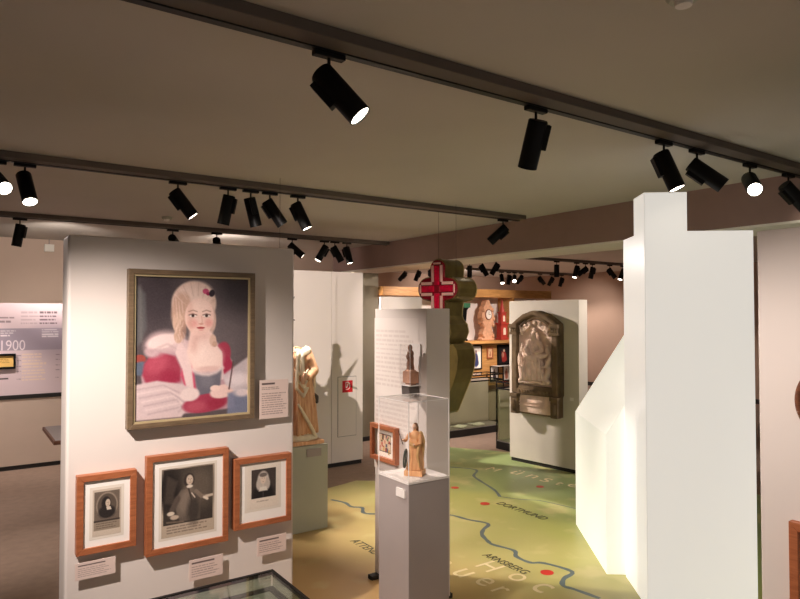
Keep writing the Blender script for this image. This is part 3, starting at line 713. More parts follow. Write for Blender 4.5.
r=thing('statuette','tiny dark carved figure on a pinkish stone console mounted on the text stele','statue',(2.334,3.185,1.325),-PI/2)
r.scale=(.78,.85,.90)
MB().box(-.07,-.10,-.006,.07,0,0).build('shelf',M_edge,r)
MB().prism([(-.055,-.066),(.05,-.066),(.038,-.008),(-.06,-.008)],-.09,-.001,'Y').build('bracket',mat('bracket_grey',(96,88,84),.5,var=0),r)
MB().box(-.065,-.006,0,.065,-.001,.275).build('back_plate',M_white,r)
b=MB(); b.box(-.052,-.085,.012,.052,-.012,.09); b.box(-.034,-.075,.0,.034,-.02,.012); b.ell((0,-.05,.09),(.058,.04,.016)); b.build('console',mat('pink_sandstone',(206,156,128),.8,var=.12,scale=30),r,voxel=.004)
b=MB(); rg=[(.004*math.sin(i),-.05,.095+i*.0105,.034-.0010*i,.026-.0008*i,.12,5,i*.3) for i in range(12)]; b.loft(rg,30); b.ell((.004,-.052,.21),(.028,.024,.026)); b.ell((.004,-.056,.25),(.018,.018,.022)); b.chain([(.02,-.055,.21),(.026,-.07,.19),(.006,-.075,.185)],[.009,.008,.006]); b.chain([(-.014,-.055,.21),(-.02,-.07,.19),(-.004,-.075,.175)],[.009,.008,.006]); b.ell((.0,-.072,.19),(.009,.009,.016)); b.build('figure',mat('dark_patina_wood',(150,108,84),.55,var=.4,scale=40),r,voxel=.003)
MB().box(-.068,-.098,.0,.068,-.095,.277).build('glass_front',M_glass,r)
for sx in (-1,1): MB().box(sx*.068-.0012,-.0995,0,sx*.068+.0012,-.0965,.277).build('edge',M_edge,r)

# ------------------------------------------------------------------ red and olive cross-shaped emblem
nv=Vector((.954,.3,0)); rz=math.atan2(-.954,.3)   # local x = width, local y = depth (away), z up
r=thing('reliquary_cross','big olive metal cross-and-drop shaped body with a glossy red cross face, behind the stele','sculpture',(3.72,4.72,0),rz)
def arc(cx,cz,rad,a0,a1,n=8): return [(cx+rad*math.cos(math.radians(a0+(a1-a0)*i/n)),cz+rad*math.sin(math.radians(a0+(a1-a0)*i/n))) for i in range(n+1)]
half=[(0,.81),(.025,.83),(.09,.97),(.16,1.12),(.205,1.25),(.215,1.35),(.20,1.43),(.16,1.48),(.09,1.487),(.12,1.53),(.145,1.59),(.13,1.66),(.09,1.70),(.07,1.74),(.075,1.80),(.085,1.86),(.085,1.875)]
half+=arc(.125,1.995,.112,-80,80,8)[1:]
half+=[(.085,2.11)]+arc(0,2.19,.09,-5,90,7)
pts=half+[(-x,z) for x,z in half[-2:0:-1]]
M_brass=mat('olive_brass',(112,98,56),.3,metal=.55,var=.25,scale=7)
MB().prism(pts,0,.30,'Y').build('body',M_brass,r)
b=MB()
for (x0,z0),(x1,z1) in zip(pts,pts[1:]+pts[:1]): b.tube((x0,.30,z0),(x1,.30,z1),.006,n=6)
b.build('rear_rim',mat('rim_brass',(150,132,84),.3,metal=.5,var=.1),r)
cr=[(.07,1.80),(.075,1.885)]+arc(.118,1.995,.10,-75,75,8)+[(.075,2.105)]+arc(0,2.185,.082,0,90,7)
cr=cr+[(-x,z) for x,z in cr[-2::-1]]
M_red=mat('deep_red_enamel',(122,14,30),.2,var=.2,scale=30,coat=.6); M_ruby=mat('ruby_gloss',(190,14,52),.12,var=.3,scale=40,coat=.8); M_silver=mat('rose_silver',(232,186,176),.3,metal=.2,var=.1)
MB().prism(cr,-.022,-.001,'Y').build('red_cross_plate',M_red,r,bevel=.006)
for i,(x0,z0,x1,z1) in enumerate(((-.03,2.03,.03,2.21),(-.03,1.80,.03,1.955),(-.178,1.967,-.03,2.025),(.03,1.967,.178,2.025))):
    MB().box(x0,-.036,z0,x1,-.022,z1).build('ruby_bar',M_ruby,r,bevel=.008)
for x0,z0,x1,z1 in ((-.062,2.06,-.036,2.215),(.036,2.06,.062,2.215),(-.062,1.8,-.036,1.93),(.036,1.8,.062,1.93),(-.18,2.033,-.055,2.06),(.055,2.033,.18,2.06),(-.18,1.930,-.055,1.957),(.055,1.930,.18,1.957),(-.198,1.955,-.183,2.035),(.183,1.955,.198,2.035),(-.04,2.225,.04,2.242)):
    MB().box(x0,-.032,z0,x1,-.022,z1).build('silver_trim',M_silver,r,bevel=.004)
for sx in (-.1,.1): MB().tube((sx,.15,2.08),(sx,.15,2.8),.0012,n=8).build('suspension_wire',M_rail,r)

# ------------------------------------------------------------------ epitaph panel and stone epitaph
dv=Vector((.1153,-.9933,0)); rzp=math.atan2(dv.y,dv.x)
r=thing('partition_screen','pale grey-green free-standing panel that carries the carved stone epitaph','partition',(5.52,5.62,0),rzp)
MB().box(.015,.012,0,.955,.158,.045).build('plinth',M_dark,r)
MB().box(0,0,.045,  .967,.17,1.92).build('panel_board',mat('pale_stone_paint',(208,200,186),.75,var=.02),r,bevel=.003)
MB().box(.85,-.005,.80,.895,0,.835).build('caption_plate',M_white,r)
r=thing('stone_epitaph','brown carved stone epitaph with an arched top and relief of seated figures','relief',tuple(Vector((5.52,5.62,.60))+dv*.452),rzp)
r.scale=(.94,1,1)
M_stone=mat('brown_sandstone',(112,94,74),.95,spec=.08,var=.22,scale=9,bump=.35,bscale=50)
M_relief=mat('pale_relief_stone',(216,190,172),.95,spec=.08,var=.16,scale=12,bump=.2,bscale=60)
top=[(-.345,1.0)]; 
ar=[(.34,1.05),(.27,1.10),(.17,1.16)]+[(.10*math.cos(math.radians(a)),1.165+.035*math.sin(math.radians(a))) for a in range(30,151,20)]+[(-.17,1.16),(-.27,1.10),(-.34,1.05)]
out=[(-.33,0),(.33,0),(.33,.22),(.345,.25),(.345,1.0)]+ar+[(-.345,1.0),(-.345,.25),(-.33,.22)]
MB().prism(out,-.07,-.001,'Y').build('slab',M_stone,r,bevel=.006)
for s in (-1,1):
    c=s*.298
    MB().box(c-.042,-.13,.24,c+.042,-.07,.92).build('pilaster',M_stone,r,bevel=.012)
    b=MB(); b.box(c-.055,-.15,.92,c+.055,-.07,.95); b.box(c-.048,-.145,.95,c+.048,-.07,1.0); b.box(c-.06,-.16,1.0,c+.06,-.07,1.045)
    for q in range(3): b.ell((c-.03+q*.03,-.145,.975),(.016,.012,.022),n=8)
    b.build('capital',M_stone,r,bevel=.004)
    b=MB(); b.box(c-.05,-.14,.0,c+.05,-.07,.19); b.box(c-.058,-.15,.19,c+.058,-.07,.235); b.ell((c,-.14,.10),(.036,.03,.07)); b.build('console',M_stone,r,bevel=.006)
b=MB()
for (x0,z0),(x1,z1) in zip(ar[:-1],ar[1:]):
    b.cap((x0*.97,-.10,z0-.03),(x1*.97,-.10,z1-.03),.034,n=10); b.cap((x0*.80,-.085,z0-.085),(x1*.80,-.085,z1-.085),.018,n=8)
b.build('arch_moulding',M_stone,r,voxel=.008)
b=MB(); b.box(-.26,-.13,.235,.26,-.07,.30); b.box(-.25,-.115,.30,.25,-.07,.335)
for q in range(11): b.ell((-.22+q*.044,-.128,.268),(.016,.014,.022),n=8)
b.build('entablature',M_stone,r,bevel=.003)
b=MB(); b.box(-.25,-.085,.02,.25,-.07,.22); b.box(-.25,-.098,.10,.25,-.085,.112); b.box(-.25,-.098,.135,.25,-.085,.147); b.build('inscription_panel',M_relief,r)
b=MB(); b.prism([(-.258,.335),(.258,.335),(.258,1.03),(.16,1.09),(0,1.115),(-.16,1.09),(-.258,1.03)],-.080,-.068,'Y'); b.build('relief_ground',M_relief,r)
# relief: enthroned mother with child, angels, kneeling figures
b=MB(); Yr=-.108
b.ell((.0,Yr-.02,.90),(.035,.035,.045)); b.ell((0,Yr-.01,.955),(.05,.02,.018)); b.ell((0,Yr,.985),(.035,.02,.03))
b.ell((0,Yr,.80),(.075,.045,.085)); b.chain([(-.07,Yr,.84),(-.12,Yr-.02,.75),(-.05,Yr-.045,.71)],[.03,.028,.02]); b.chain([(.07,Yr,.84),(.12,Yr-.02,.75),(.05,Yr-.045,.72)],[.03,.028,.02])
b.ell((.02,Yr-.05,.76),(.028,.028,.04)); b.ell((.02,Yr-.06,.81),(.02,.02,.022))
b.chain([(-.16,Yr,.695),(-.05,Yr-.03,.655),(.06,Yr-.03,.665),(.16,Yr,.69)],[.028,.04,.04,.028])
b.ell((0,Yr,.56),(.15,.06,.12)); b.ell((-.02,Yr,.46),(.17,.05,.08))
for q in range(7): b.chain([(-.10+.034*q,Yr-.055,.66),(-.13+.043*q+.02*(q%2),Yr-.06,.54),(-.15+.05*q,Yr-.045,.42)],[.010,.014,.016],8)
for q in range(9):
    a=PI*q/8; b.ell((.20*math.cos(a),Yr+.01,.93+.13*math.sin(a)),(.032,.02,.026),n=10)
for s in (-1,1):
    b.ell((s*.13,Yr-.02,.50),(.024,.028,.03)); b.ell((s*.145,Yr-.02,.44),(.034,.03,.05)); b.ell((s*.225,Yr,.69),(.02,.02,.026)); b.chain([(s*.225,Yr,.66),(s*.20,Yr-.02,.58)],[.028,.03])
for s in (-1,1):
    b.ell((s*.17,Yr,.99),(.028,.02,.03)); b.chain([(s*.15,Yr,.97),(s*.10,Yr,1.0),(s*.06,Yr,1.03)],[.02,.018,.01]); b.chain([(s*.19,Yr,.96),(s*.225,Yr,1.02)],[.022,.012])
    b.ell((s*.2,Yr-.01,.62),(.03,.03,.035)); b.ell((s*.205,Yr,.54),(.04,.03,.06)); b.chain([(s*.19,Yr-.02,.57),(s*.13,Yr-.04,.56)],[.018,.014]); b.chain([(s*.2,Yr,.50),(s*.17,Yr-.02,.42),(s*.22,Yr,.39)],[.035,.03,.025])
    b.ell((s*.18,Yr,.80),(.022,.02,.026)); b.ell((s*.19,Yr,.745),(.03,.02,.04))
rn=random.Random(8)
for q in range(16): b.ell((-.21+.028*q,Yr-.01,.37+.02*rn.random()),(.022,.022,.016+.012*rn.random()),(rn.random(),rn.random(),0),10)
for q in range(10): b.chain([(-.15+.03*q+rn.uniform(-.01,.01),Yr-.045,.66),(-.14+.03*q,Yr-.04,.50)],[.006,.01],8)
b.build('relief_figures',M_relief,r,voxel=.0045)

# ------------------------------------------------------------------ glowing tower
ev=Vector((.63,.777,0)).normalized(); fv=Vector((ev.y,-ev.x,0)); rzt=math.atan2(fv.y,fv.x)  # local x=f, y=e
r=thing('light_sculpture','tall glowing opal-white block sculpture of a tower with a low gabled house at its side','light sculpture',(3.41,2.321,0),rzt)
MB().box(0,0,0,.25,.22,2.49).build('column',M_tower,r)
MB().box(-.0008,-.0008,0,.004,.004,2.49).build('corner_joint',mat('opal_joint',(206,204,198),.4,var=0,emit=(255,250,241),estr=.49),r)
MB().box(.2502,.0005,0,.632,.47,2.255).build('slab',M_tower,r)
MB().box(.001,.2205,0,.25,.47,2.255).build('rear_slab',M_tower,r)
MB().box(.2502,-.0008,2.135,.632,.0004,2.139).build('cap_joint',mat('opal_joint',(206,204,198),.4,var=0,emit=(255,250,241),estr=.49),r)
MB().prism([(-.118,0),(.56,0),(.56,1.55),(.36,1.70),(-.118,.94)],.50,1.54,'Y').build('gabled_block',M_house,r,bevel=.004)
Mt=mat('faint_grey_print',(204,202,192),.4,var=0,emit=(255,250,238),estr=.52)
p_rot=math.atan2(.76,.478)
for i,(e0,e1,s,) in enumerate(((.72,.98,.30),(.74,.95,.25),(.78,1.0,.20),(.9,1.22,.12),(.62,.8,.08))):
    # faint text bars lie on the sloping roof face
    d=Vector((.478,0,.76)).normalized(); n=Vector((-.76,0,.478)).normalized(); q=Vector((-.118,0,.94))+d*s*1.6
    a=q+n*.0008; w=.012
    vs=[a+Vector((0,e0,0)),a+Vector((0,e1,0)),a+d*w+Vector((0,e1,0)),a+d*w+Vector((0,e0,0))]; vs2=[v+n*.001 for v in vs]
    MB().add(vs+vs2,[(0,1,2,3),(4,7,6,5),(0,4,5,1),(1,5,6,2),(2,6,7,3),(3,7,4,0)]).build('text_line',Mt,r)
for i,z in enumerate((1.70,1.62,1.55)):
    MB().box(.0028,.28,z,.004,.28+.1+.04*(i%2),z+.012).build('text_line',Mt,r)

# ------------------------------------------------------------------ right panel
r=thing('partition_screen','pink-lit white panel at the right edge of the picture beside the glowing tower','partition',(2.79,1.36,0))
MB().box(0,-1.3,0,.17,0,2.106).build('panel_board',M_panel,r,bevel=.004)
r=thing('oval_frame','dark brown oval picture frame cut off by the right edge of the picture','framed picture',(2.788,1.115,1.41),-PI/2)
b=MB(); n=48
for i in range(n):
    a0,a1=2*PI*i/n,2*PI*(i+1)/n; b.tube((.085*math.cos(a0),-.014,.115*math.sin(a0)),(.085*math.cos(a1),-.014,.115*math.sin(a1)),.014,n=8)
b.build('frame',wood('walnut',(92,52,34),(130,80,52),10,'X',.4),r,smooth=True)
MB().prism([(.085*math.cos(2*PI*i/n),.115*math.sin(2*PI*i/n)) for i in range(n)],-.008,-.002,'Y').build('picture',mat('sepia_picture',(150,116,90),.6,var=.3,scale=12),r)
r=thing('framed_print','wooden picture frame at the lower right corner, cut off by the picture edge','framed picture',(2.788,1.05,.70),-PI/2)
picture_frame(r,.37,.45,.034,.035,M_frame); MB().box(-.155,-.012,-.195,.155,-.004,.195).build('mat_board',M_paper,r); color_print(.2,.26).build('print',r,M_print,(0,-.0135,0))

# ------------------------------------------------------------------ left graphic wall
r=thing('graphic_wall','low partition with a lavender timeline graphic, left of the portrait panel','partition',(.40,8.45,0))
MB().box(-1.2,.01,0,2.2,.15,.05).build('plinth',M_dark,r)
MB().box(-1.2,0,.05,2.2,.16,.80).build('lower_board',mat('warm_grey_board',(196,176,160),.8,var=.02),r)
MB().box(-1.2,-.012,.80,2.2,.16,.845).build('dark_ledge',M_dark,r)
p=Pic(3.4,1.04,(216,196,200),420,130)
def gx(x): return (x+1.2)/3.4
def gz(z): return (1.885-z)/1.04
p.rect(0,gz(1.60),1,gz(1.345),(160,148,160)); p.ell(gx(.55),gz(1.47),.06,.2,(172,158,172),1,a=.6)
p.text(gx(.40),gx(.60),gz(1.79),gz(1.62),4,(86,70,76),.75); p.text(gx(.22),gx(.40),gz(1.79),gz(1.62),4,(176,156,160),.6); p.text(gx(-.1),gx(.16),gz(1.73),gz(1.64),2,(110,92,98),.6)
p.text(gx(.43),gx(.62),gz(1.585),gz(1.48),4,(238,228,232),.85); p.text(gx(-.3),gx(.18),gz(1.575),gz(1.50),3,(244,234,236),.85)
p.text(gx(.23),gx(.48),gz(1.31),gz(.98),9,(232,208,190),.9); 
for z in (1.29,1.235,1.17,1.115,1.03): p.text(gx(.185),gx(.225),gz(z),gz(z-.02),1,(120,102,108),.7,0); p.text(gx(.57),gx(.61),gz(z),gz(z-.02),1,(120,102,108),.7,0)
p.rect(gx(0),gz(1.045),gx(.10),gz(1.03),(60,48,50),.9)
MB().box(-1.2,0,.845,2.2,.16,1.885).build('upper_board',M_panel,r)
p.build('timeline_print',r,M_label,(.5,-.0015,1.365))
text_obj('year_lettering','1900',.232,mat('pale_lilac_print',(226,212,218),.6,var=0),r,(.03,-.0035,1.352),(PI/2,0,0),stretch=1.25)
r=thing('framed_print','small yellowish picture in a black frame at the left edge on the timeline graphic','framed picture',(.46,8.446,1.23))
picture_frame(r,.22,.17,.022,.03,M_black); p=Pic(.18,.13,(232,190,110),40,30); p.text(.15,.85,.3,.7,3,(150,110,60),.6); p.build('print',r,M_print,(0,-.012,0))
r=thing('display_table','corner of a brown-edged low table peeking out behind the portrait panel','table',(.655,6.54,0))
MB().box(0,-.8,.72,1.0,0,.75).build('table_top',wood('brown_edge',(96,62,46),(122,82,62),8,'X',.5),r); MB().box(.015,-.78,.75,.985,-.015,.753).build('table_surface',M_grey,r)
for x in (.35,.90):
    for y in (-.60,-.2): MB().box(x,y,0,x+.04,y+.04,.72).build('leg',M_dark,r)

# ------------------------------------------------------------------ far shelf wall and cases
r=thing('shelf_partition','wooden display partition in the far room with a lit niche and a shelf','display wall',(4.93,7.65,0))
M_oak=wood('warm_oak',(168,116,62),(206,152,90),6,'X',.5)
MB().box(0,.02,0,3.44,.35,.55).build('lower_board',M_wall,r)
MB().box(0,.0,0,3.44,.02,.05).build('baseboard',M_dark,r)
MB().box(0,-.01,.55,3.44,.35,.62).build('ledge',wood('dark_oak',(84,58,38),(110,76,50),6,'X'),r)
MB().box(0,.02,.62,3.44,.35,1.30).build('wood_panel',M_oak,r)
MB().box(0,-.12,1.30,3.44,.35,1.345).build('shelf',M_oak,r)
MB().box(0,.22,1.345,3.44,.35,2.03).build('niche_back',M_panel,r)
MB().box(0,-.14,2.03,3.44,.35,2.155).build('fascia',M_oak,r)
MB().box(2.54,-.12,1.345,2.58,.22,2.03).build('divider',M_oak,r)
# altar clock
r=thing('altar_clock','ornate pale wooden clock case with scrolled sides on the far lit shelf','clock',(7.02,7.68,1.3455))
r.scale=(.82,1,1.03)
M_pale=mat('pale_carved_wood',(214,160,124),.7,var=.15,scale=20)
b=MB(); hf=[(.17,0),(.17,.03),(.13,.05),(.145,.10),(.105,.17),(.085,.20),(.10,.235),(.16,.27),(.135,.31),(.165,.35),(.15,.42),(.125,.45),(.14,.48),(.10,.53),(.065,.55),(.05,.60),(.02,.63)]
pts=hf+[(-x,z) for x,z in hf[::-1]]
b.prism(pts,-.06,.06,'Y').build('case',M_pale,r,bevel=.012)
b=MB(); b.tube((0,-.062,.40),(0,-.072,.40),.085,n=28); b.build('bezel',mat('brown_bezel',(120,74,52),.5,var=.05),r)
b=MB(); b.tube((0,-.072,.40),(0,-.076,.40),.07,n=28); b.build('dial',mat('dial_white',(236,222,208),.5,var=.03),r)
b=MB(); b.box(-.003,-.079,.40,.003,-.0765,.45); b.box(-.003,-.079,.397,.04,-.0765,.403); b.build('clock_hands',M_black,r)
for s in (-1,1):
    for z,x in ((.07,.12),(.24,.12),(.33,.14),(.47,.11)): MB().ell((s*x,-.06,z),(.03,.03,.035),n=10).build('scroll',M_pale,r,smooth=True)
r=thing('tower_clock','small red spired tower model with white openings on the far lit shelf','model',(7.36,7.66,1.3455))
r.scale=(.78,.85,1.04)
M_r=mat('red_lacquer_wood',(176,58,46),.5,var=.12,scale=20)
MB().box(-.11,-.08,0,.11,.08,.03).build('base',M_r,r,bevel=.004); MB().box(-.09,-.065,.03,.09,.065,.24).build('lower_storey',M_r,r,bevel=.004); MB().box(-.11,-.08,.24,.11,.08,.265).build('cornice',M_r,r,bevel=.004)
MB().box(-.065,-.05,.265,.065,.05,.42).build('upper_storey',M_r,r,bevel=.004); MB().box(-.08,-.06,.42,.08,.06,.435).build('cornice',M_r,r); MB().lathe([(.055,.435),(.04,.50),(.02,.57),(.012,.62),(.002,.66)],n=8).build('spire',M_r,r)
Mo=mat('ivory_opening',(240,220,196),.5,var=.02)
for z,w,h,y in ((.08,.035,.11,-.066),(.29,.026,.09,-.051)): 
    MB().prism([(-w,z),(w,z),(w,z+h*.7),(w*.6,z+h),(-w*.6,z+h),(-w,z+h*.7)],y-.006,y,'Y').build('opening',Mo,r)
# pictures on the oak panel
def fig_pic(w,h,bg,c1,c2):
    p=Pic(w,h,bg,40,56); p.ell(.5,.62,.22,.32,c1,.3); p.ell(.5,.25,.09,.08,c2,.3); p.ell(.38,.5,.12,.16,c2,.5,a=.7); p.ell(.62,.75,.15,.14,c1,.4); p.line([(.3,.3),(.35,.9)],.04,c1); return p
def wallpic(x,z,w,h,bw,fm,lab,args,name='framed_print'):
    r=thing(name,lab,'framed picture',(x,7.668,z),0,'small pictures on the oak partition'); picture_frame(r,w,h,bw,.02,fm); fig_pic(w-2*bw+.004,h-2*bw+.004,*args).build('print',r,M_print,(0,-.01,0))
wallpic(6.79,1.08,.24,.38,.018,M_black,'black-framed white print with a dark blue figure under the altar clock',((238,226,214),(54,60,96),(120,90,90)))
wallpic(7.09,1.14,.13,.18,.022,M_frame,'tiny brown-framed picture between two larger ones on the far oak wall',((214,170,130),(170,110,80),(226,196,160)))
wallpic(7.40,1.10,.30,.33,.03,M_black,'black picture with a red-robed figure under the red tower model',((30,24,24),(160,50,44),(206,170,140)))
wallpic(7.18,.80,.18,.25,.014,M_black,'small black-framed print on the far oak wall, left of a low pair',((240,228,216),(70,62,66),(150,110,96)))
wallpic(7.45,.80,.16,.25,.014,M_black,'small black-framed print on the far oak wall, right of a low pair',((240,226,212),(190,120,96),(140,90,76)))
wallpic(5.06,1.90,.20,.20,.02,M_black,'small dark-framed picture high at the left end of the oak partition',((200,150,120),(120,84,70),(220,180,150)))
tag(MB().box(7.12,7.50,.928,7.75,7.668,.93).build('picture_ledge',M_white),'short white ledge on the far oak wall below the red-robed picture','shelf')
r=thing('info_board','broad pinkish-white board standing behind the top of the text stele','partition',(4.2,6.45,0),-.2)
MB().box(0,0,.03,.55,.04,1.97).build('board',M_panel,r); 
for x in (.08,.43): MB().box(x,-.12,0,x+.04,.16,.03).build('foot_plate',M_dark,r)
# tapered stand
r=thing('tapered_stand','dark tapered stand with a green top on the far shelf, beside the olive cross shape','stand',(6.53,7.66,1.3455))
MB().lathe([(.07,0),(.07,.02),(.03,.05),(.035,.2),(.06,.48),(.09,.52),(.002,.52)],n=20).build('shaft',M_black,r,smooth=True); MB().lathe([(.11,.52),(.11,.59),(.002,.59)],n=24).build('green_top',mat('green_felt',(52,104,72),.8,var=.05),r,smooth=True)
# desk case
def desk_case(x0,y0,x1,y1,zt,lab):
    w,d=x1-x0,y1-y0; r=thing('glass_cabinet',lab,'display case',(x0,y0,0))
    MB().box(0,0,0,w,d,.10).build('plinth',M_dark,r); MB().box(.02,d-.05,.10,w-.02,d-.02,zt-.1).build('rear_board',mat('case_back',(206,190,172),.8,var=.03),r)
    MB().box(.005,.005,.10,w-.005,d-.005,.115).build('case_floor',M_grey,r)
    MB().box(0,0,.115,w,.006,zt-.1).build('glass_front',M_glass_g,r); MB().box(0,.006,.115,.006,d,zt-.1).build('glass_side',M_glass_g,r); MB().box(w-.006,.006,.115,w,d,zt-.1).build('glass_side',M_glass_g,r)
    for z in (zt-.1,zt-.018):
        b=MB(); t=.018
        for a in ((0,0,w,t),(0,d-t,w,d),(0,t,t,d-t),(w-t,t,w,d-t)): b.box(a[0],a[1],z,a[2],a[3],z+.018)
        b.build('rim',M_black,r)
    for x in (0,w-.014):
        for y in (0,d-.014): MB().box(x,y,.10,x+.014,y+.014,zt-.018).build('corner_post',M_black,r)
    MB().box(.018,.018,zt-.008,w-.018,d-.018,zt-.002).build('glass_top',M_glass,r)
    return r
desk_case(5.75,7.08,6.84,7.46,.87,'low glass display cabinet on a black base in front of the oak partition')
desk_case(5.86,5.82,6.45,6.22,.88,'narrow black-framed glass cabinet half hidden behind the epitaph panel')
for x,y,a in ((6.05,7.2,.3),(6.40,7.22,-.2)):
    d=thing('open_book','white open booklet in the low far cabinet, '+('left one' if x<6.2 else 'right one'),'book',(x,y,.117),a,'booklets in the far cabinet')
    for s in (-1,1): MB().prism([(0,.0),(s*.10,.01),(s*.10,.022),(0,.008)] if s>0 else [(0,.0),(0,.008),(-.10,.022),(-.10,.01)],-.08,.08,'Y').build('page_block',M_paper,d)

# ------------------------------------------------------------------ printed map on the floor
def map_mat():
    m=bpy.data.materials.new('printed_map'); m.use_nodes=True; nt=m.node_tree; N=nt.nodes; Lk=nt.links; b=N['Principled BSDF']
    b.inputs['Roughness'].default_value=.35; b.inputs['Specular IOR Level'].default_value=.4
    tc=N.new('ShaderNodeTexCoord'); sp=N.new('ShaderNodeSeparateXYZ'); Lk.new(tc.outputs['Object'],sp.inputs[0])
    nz=N.new('ShaderNodeTexNoise'); nz.inputs['Scale'].default_value=1.1; nz.inputs['Detail'].default_value=4; Lk.new(tc.outputs['Object'],nz.inputs['Vector'])
    # position along X (south to north of the print) plus wobble
    ma=N.new('ShaderNodeMath'); ma.operation='MULTIPLY_ADD'; ma.inputs[1].default_value=1.6; Lk.new(nz.outputs['Fac'],ma.inputs[0]); Lk.new(sp.outputs['X'],ma.inputs[2])
    mr=N.new('ShaderNodeMapRange'); mr.inputs['From Min'].default_value=2.9; mr.inputs['From Max'].default_value=6.0; Lk.new(ma.outputs[0],mr.inputs['Value'])
    r=N.new('ShaderNodeValToRGB'); e=r.color_ramp.elements; e[0].position=0; e[0].color=(*lin((204,168,112)),1); e[1].position=1; e[1].color=(*lin((140,156,102)),1)
    for p_,c in ((.22,(196,174,112)),(.42,(188,180,114)),(.62,(176,178,100)),(.80,(154,166,102))):
        q=e.new(p_); q.color=(*lin(c),1)
    Lk.new(mr.outputs[0],r.inputs['Fac'])
    n2=N.new('ShaderNodeTexNoise'); n2.inputs['Scale'].default_value=2.6; n2.inputs['Detail'].default_value=3; Lk.new(tc.outputs['Object'],n2.inputs['Vector'])
    r2=N.new('ShaderNodeValToRGB'); r2.color_ramp.elements[0].position=.56; r2.color_ramp.elements[0].color=(0,0,0,1); r2.color_ramp.elements[1].position=.68; r2.color_ramp.elements[1].color=(.55,.55,.55,1); Lk.new(n2.outputs['Fac'],r2.inputs['Fac'])
    mx=N.new('ShaderNodeMix'); mx.data_type='RGBA'; Lk.new(r2.outputs['Color'],mx.inputs['Factor']); Lk.new(r.outputs['Color'],mx.inputs['A']); mx.inputs['B'].default_value=(*lin((212,200,140)),1)
    Lk.new(mx.outputs['Result'],b.inputs['Base Color']); return m
r=thing('floor_map','green and ochre printed map covering the floor around the glowing tower','floor map',(0,0,0))
edge=[(1.2,.3),(6.6,.3),(6.6,2.2),(6.3,4.2),(6.0,5.6),(5.7,6.15),(5.3,6.75),(4.7,6.35),(4.3,6.1),(3.9,5.55),(3.5,5.85),(3.1,5.75),(2.7,5.6),(2.2,5.4),(1.4,5.0),(1.0,4.4),(1.2,2.4)]
MB().prism(edge,.0005,.003,'Z').build('map_sheet',map_mat(),r)
M_river=mat('river_blue_grey',(92,108,110),.4,var=.05); M_dot=mat('town_red',(206,52,40),.4,var=0); M_ink=mat('map_ink',(72,70,52),.5,var=0); M_pl=mat('map_pale_letter',(232,216,172),.5,var=0)
def river(pts,w,z=.0034):
    # smooth the course, then a flat ribbon
    P_=[Vector((x,y,0)) for x,y in pts]; Q=[]
    for i in range(len(P_)-1):
        p0=P_[max(i-1,0)];p1=P_[i];p2=P_[i+1];p3=P_[min(i+2,len(P_)-1)]
        for t in (0,.25,.5,.75): Q.append(.5*((2*p1)+(p2-p0)*t+(2*p0-5*p1+4*p2-p3)*t*t+(3*p1-p0-3*p2+p3)*t**3))
    Q.append(P_[-1]); vs=[];fs=[]
    for i,q in enumerate(Q):
        d=(Q[min(i+1,len(Q)-1)]-Q[max(i-1,0)]).normalized(); nn=Vector((-d.y,d.x,0))*w/2*(1+.15*math.sin(i*1.7)); vs+=[q+nn+Vector((0,0,z)),q-nn+Vector((0,0,z))]
    for i in range(len(Q)-1): fs.append((2*i,2*i+1,2*i+3,2*i+2))
    return MB().add(vs,fs).build('river',M_river,r)
river([(2.946,5.383),(3.006,5.223),(2.99,5.08),(3.056,5.0),(2.99,4.87),(3.05,4.78),(3.35,4.62),(3.568,4.397),(3.62,4.2),(3.69,4.018),(3.56,3.93),(3.468,3.846),(3.41,3.72),(3.387,3.632),(3.43,3.452),(3.36,3.36),(3.357,3.222),(3.43,3.16),(3.475,2.947),(3.34,2.90),(3.25,2.83),(3.265,2.746),(3.289,2.572)],.034)
river([(4.581,5.95),(4.70,5.75),(4.856,5.483),(4.66,5.30),(4.571,5.098),(4.452,4.757),(4.329,4.543)],.03)
river([(4.329,4.543),(4.43,4.36),(4.545,4.231),(4.60,4.0),(4.632,3.832)],.016,.0036)
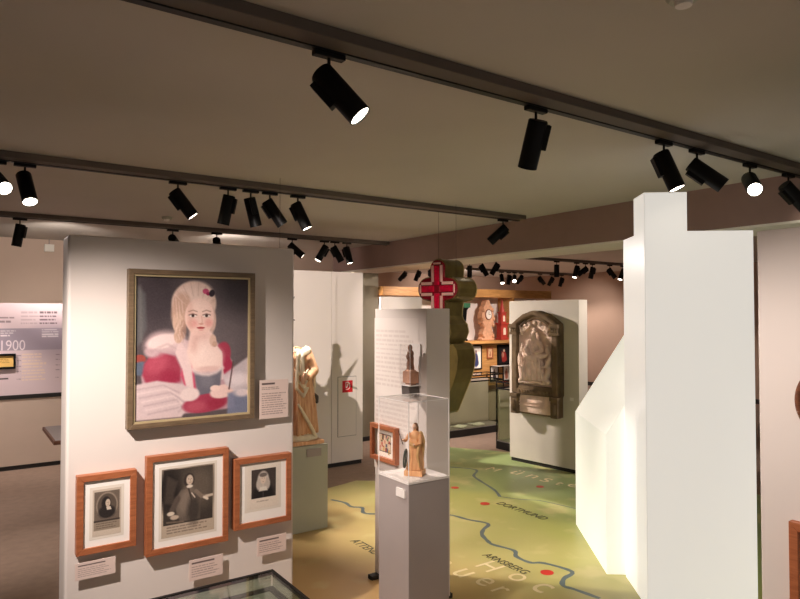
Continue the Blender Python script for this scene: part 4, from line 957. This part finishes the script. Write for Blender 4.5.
for x,y,q in ((3.323,3.033,.045),(4.055,4.455,.045),(4.179,5.037,.04),(4.914,4.573,.04)):
    MB().tube((x,y,.003),(x,y,.0042),q,n=24).build('town_dot',M_dot,r)
Zt=.0045
for s,x,y,w,m,sh,st in (('ARNSBERG',3.17,3.52,.42,M_ink,.1,1.2),('DORTMUND',4.14,4.40,.58,M_ink,.1,1.2),('ATTENDORN',2.53,4.32,.55,M_ink,.1,1.2)):
    text_obj('town_lettering',s,w,m,r,(x,y,Zt),(0,0,-PI/2),sh,stretch=st)
for s,x,y,w in (('H',2.99,3.395,.13),('o',3.04,3.145,.11),('c',3.04,2.93,.10),('S',2.74,3.80,.10),('a',2.77,3.60,.10),('u',2.78,3.40,.10),('e',2.81,3.21,.10),('r',2.81,3.04,.07)):
    text_obj('region_lettering',s,w,M_pl,r,(x,y,Zt),(0,0,-PI/2),0,stretch=1.15)
for s,w,x,y in (('M',.14,4.95,5.44),('ü',.11,5.05,5.16),('n',.11,5.08,4.95),('s',.10,5.08,4.75),('t',.07,5.10,4.565),('e',.10,5.16,4.45),('r',.07,5.18,4.26)):
    text_obj('region_lettering',s,w,M_pl,r,(x,y,Zt),(0,0,-PI/2+.15),0)

# ------------------------------------------------------------------ world, camera, view
w=bpy.data.worlds.new('room_glow'); SC.world=w; w.use_nodes=True
w.node_tree.nodes['Background'].inputs[0].default_value=(1,.95,.90,1); w.node_tree.nodes['Background'].inputs[1].default_value=.30
cd=bpy.data.cameras.new('camera'); cam=bpy.data.objects.new('camera',cd); COL.objects.link(cam); SC.camera=cam
cd.sensor_width=36; cd.lens=36*640/800; cd.clip_start=.02
cam.location=(0,0,1.75); cam.rotation_euler=(math.radians(90+1.39),0,-math.radians(34.8))
SC.view_settings.view_transform='Standard'; SC.view_settings.look='None'; SC.view_settings.gamma=1; SC.view_settings.exposure=0
SC.cycles.use_denoising=True; SC.cycles.max_bounces=8; SC.cycles.transparent_max_bounces=16; SC.cycles.sample_clamp_indirect=4
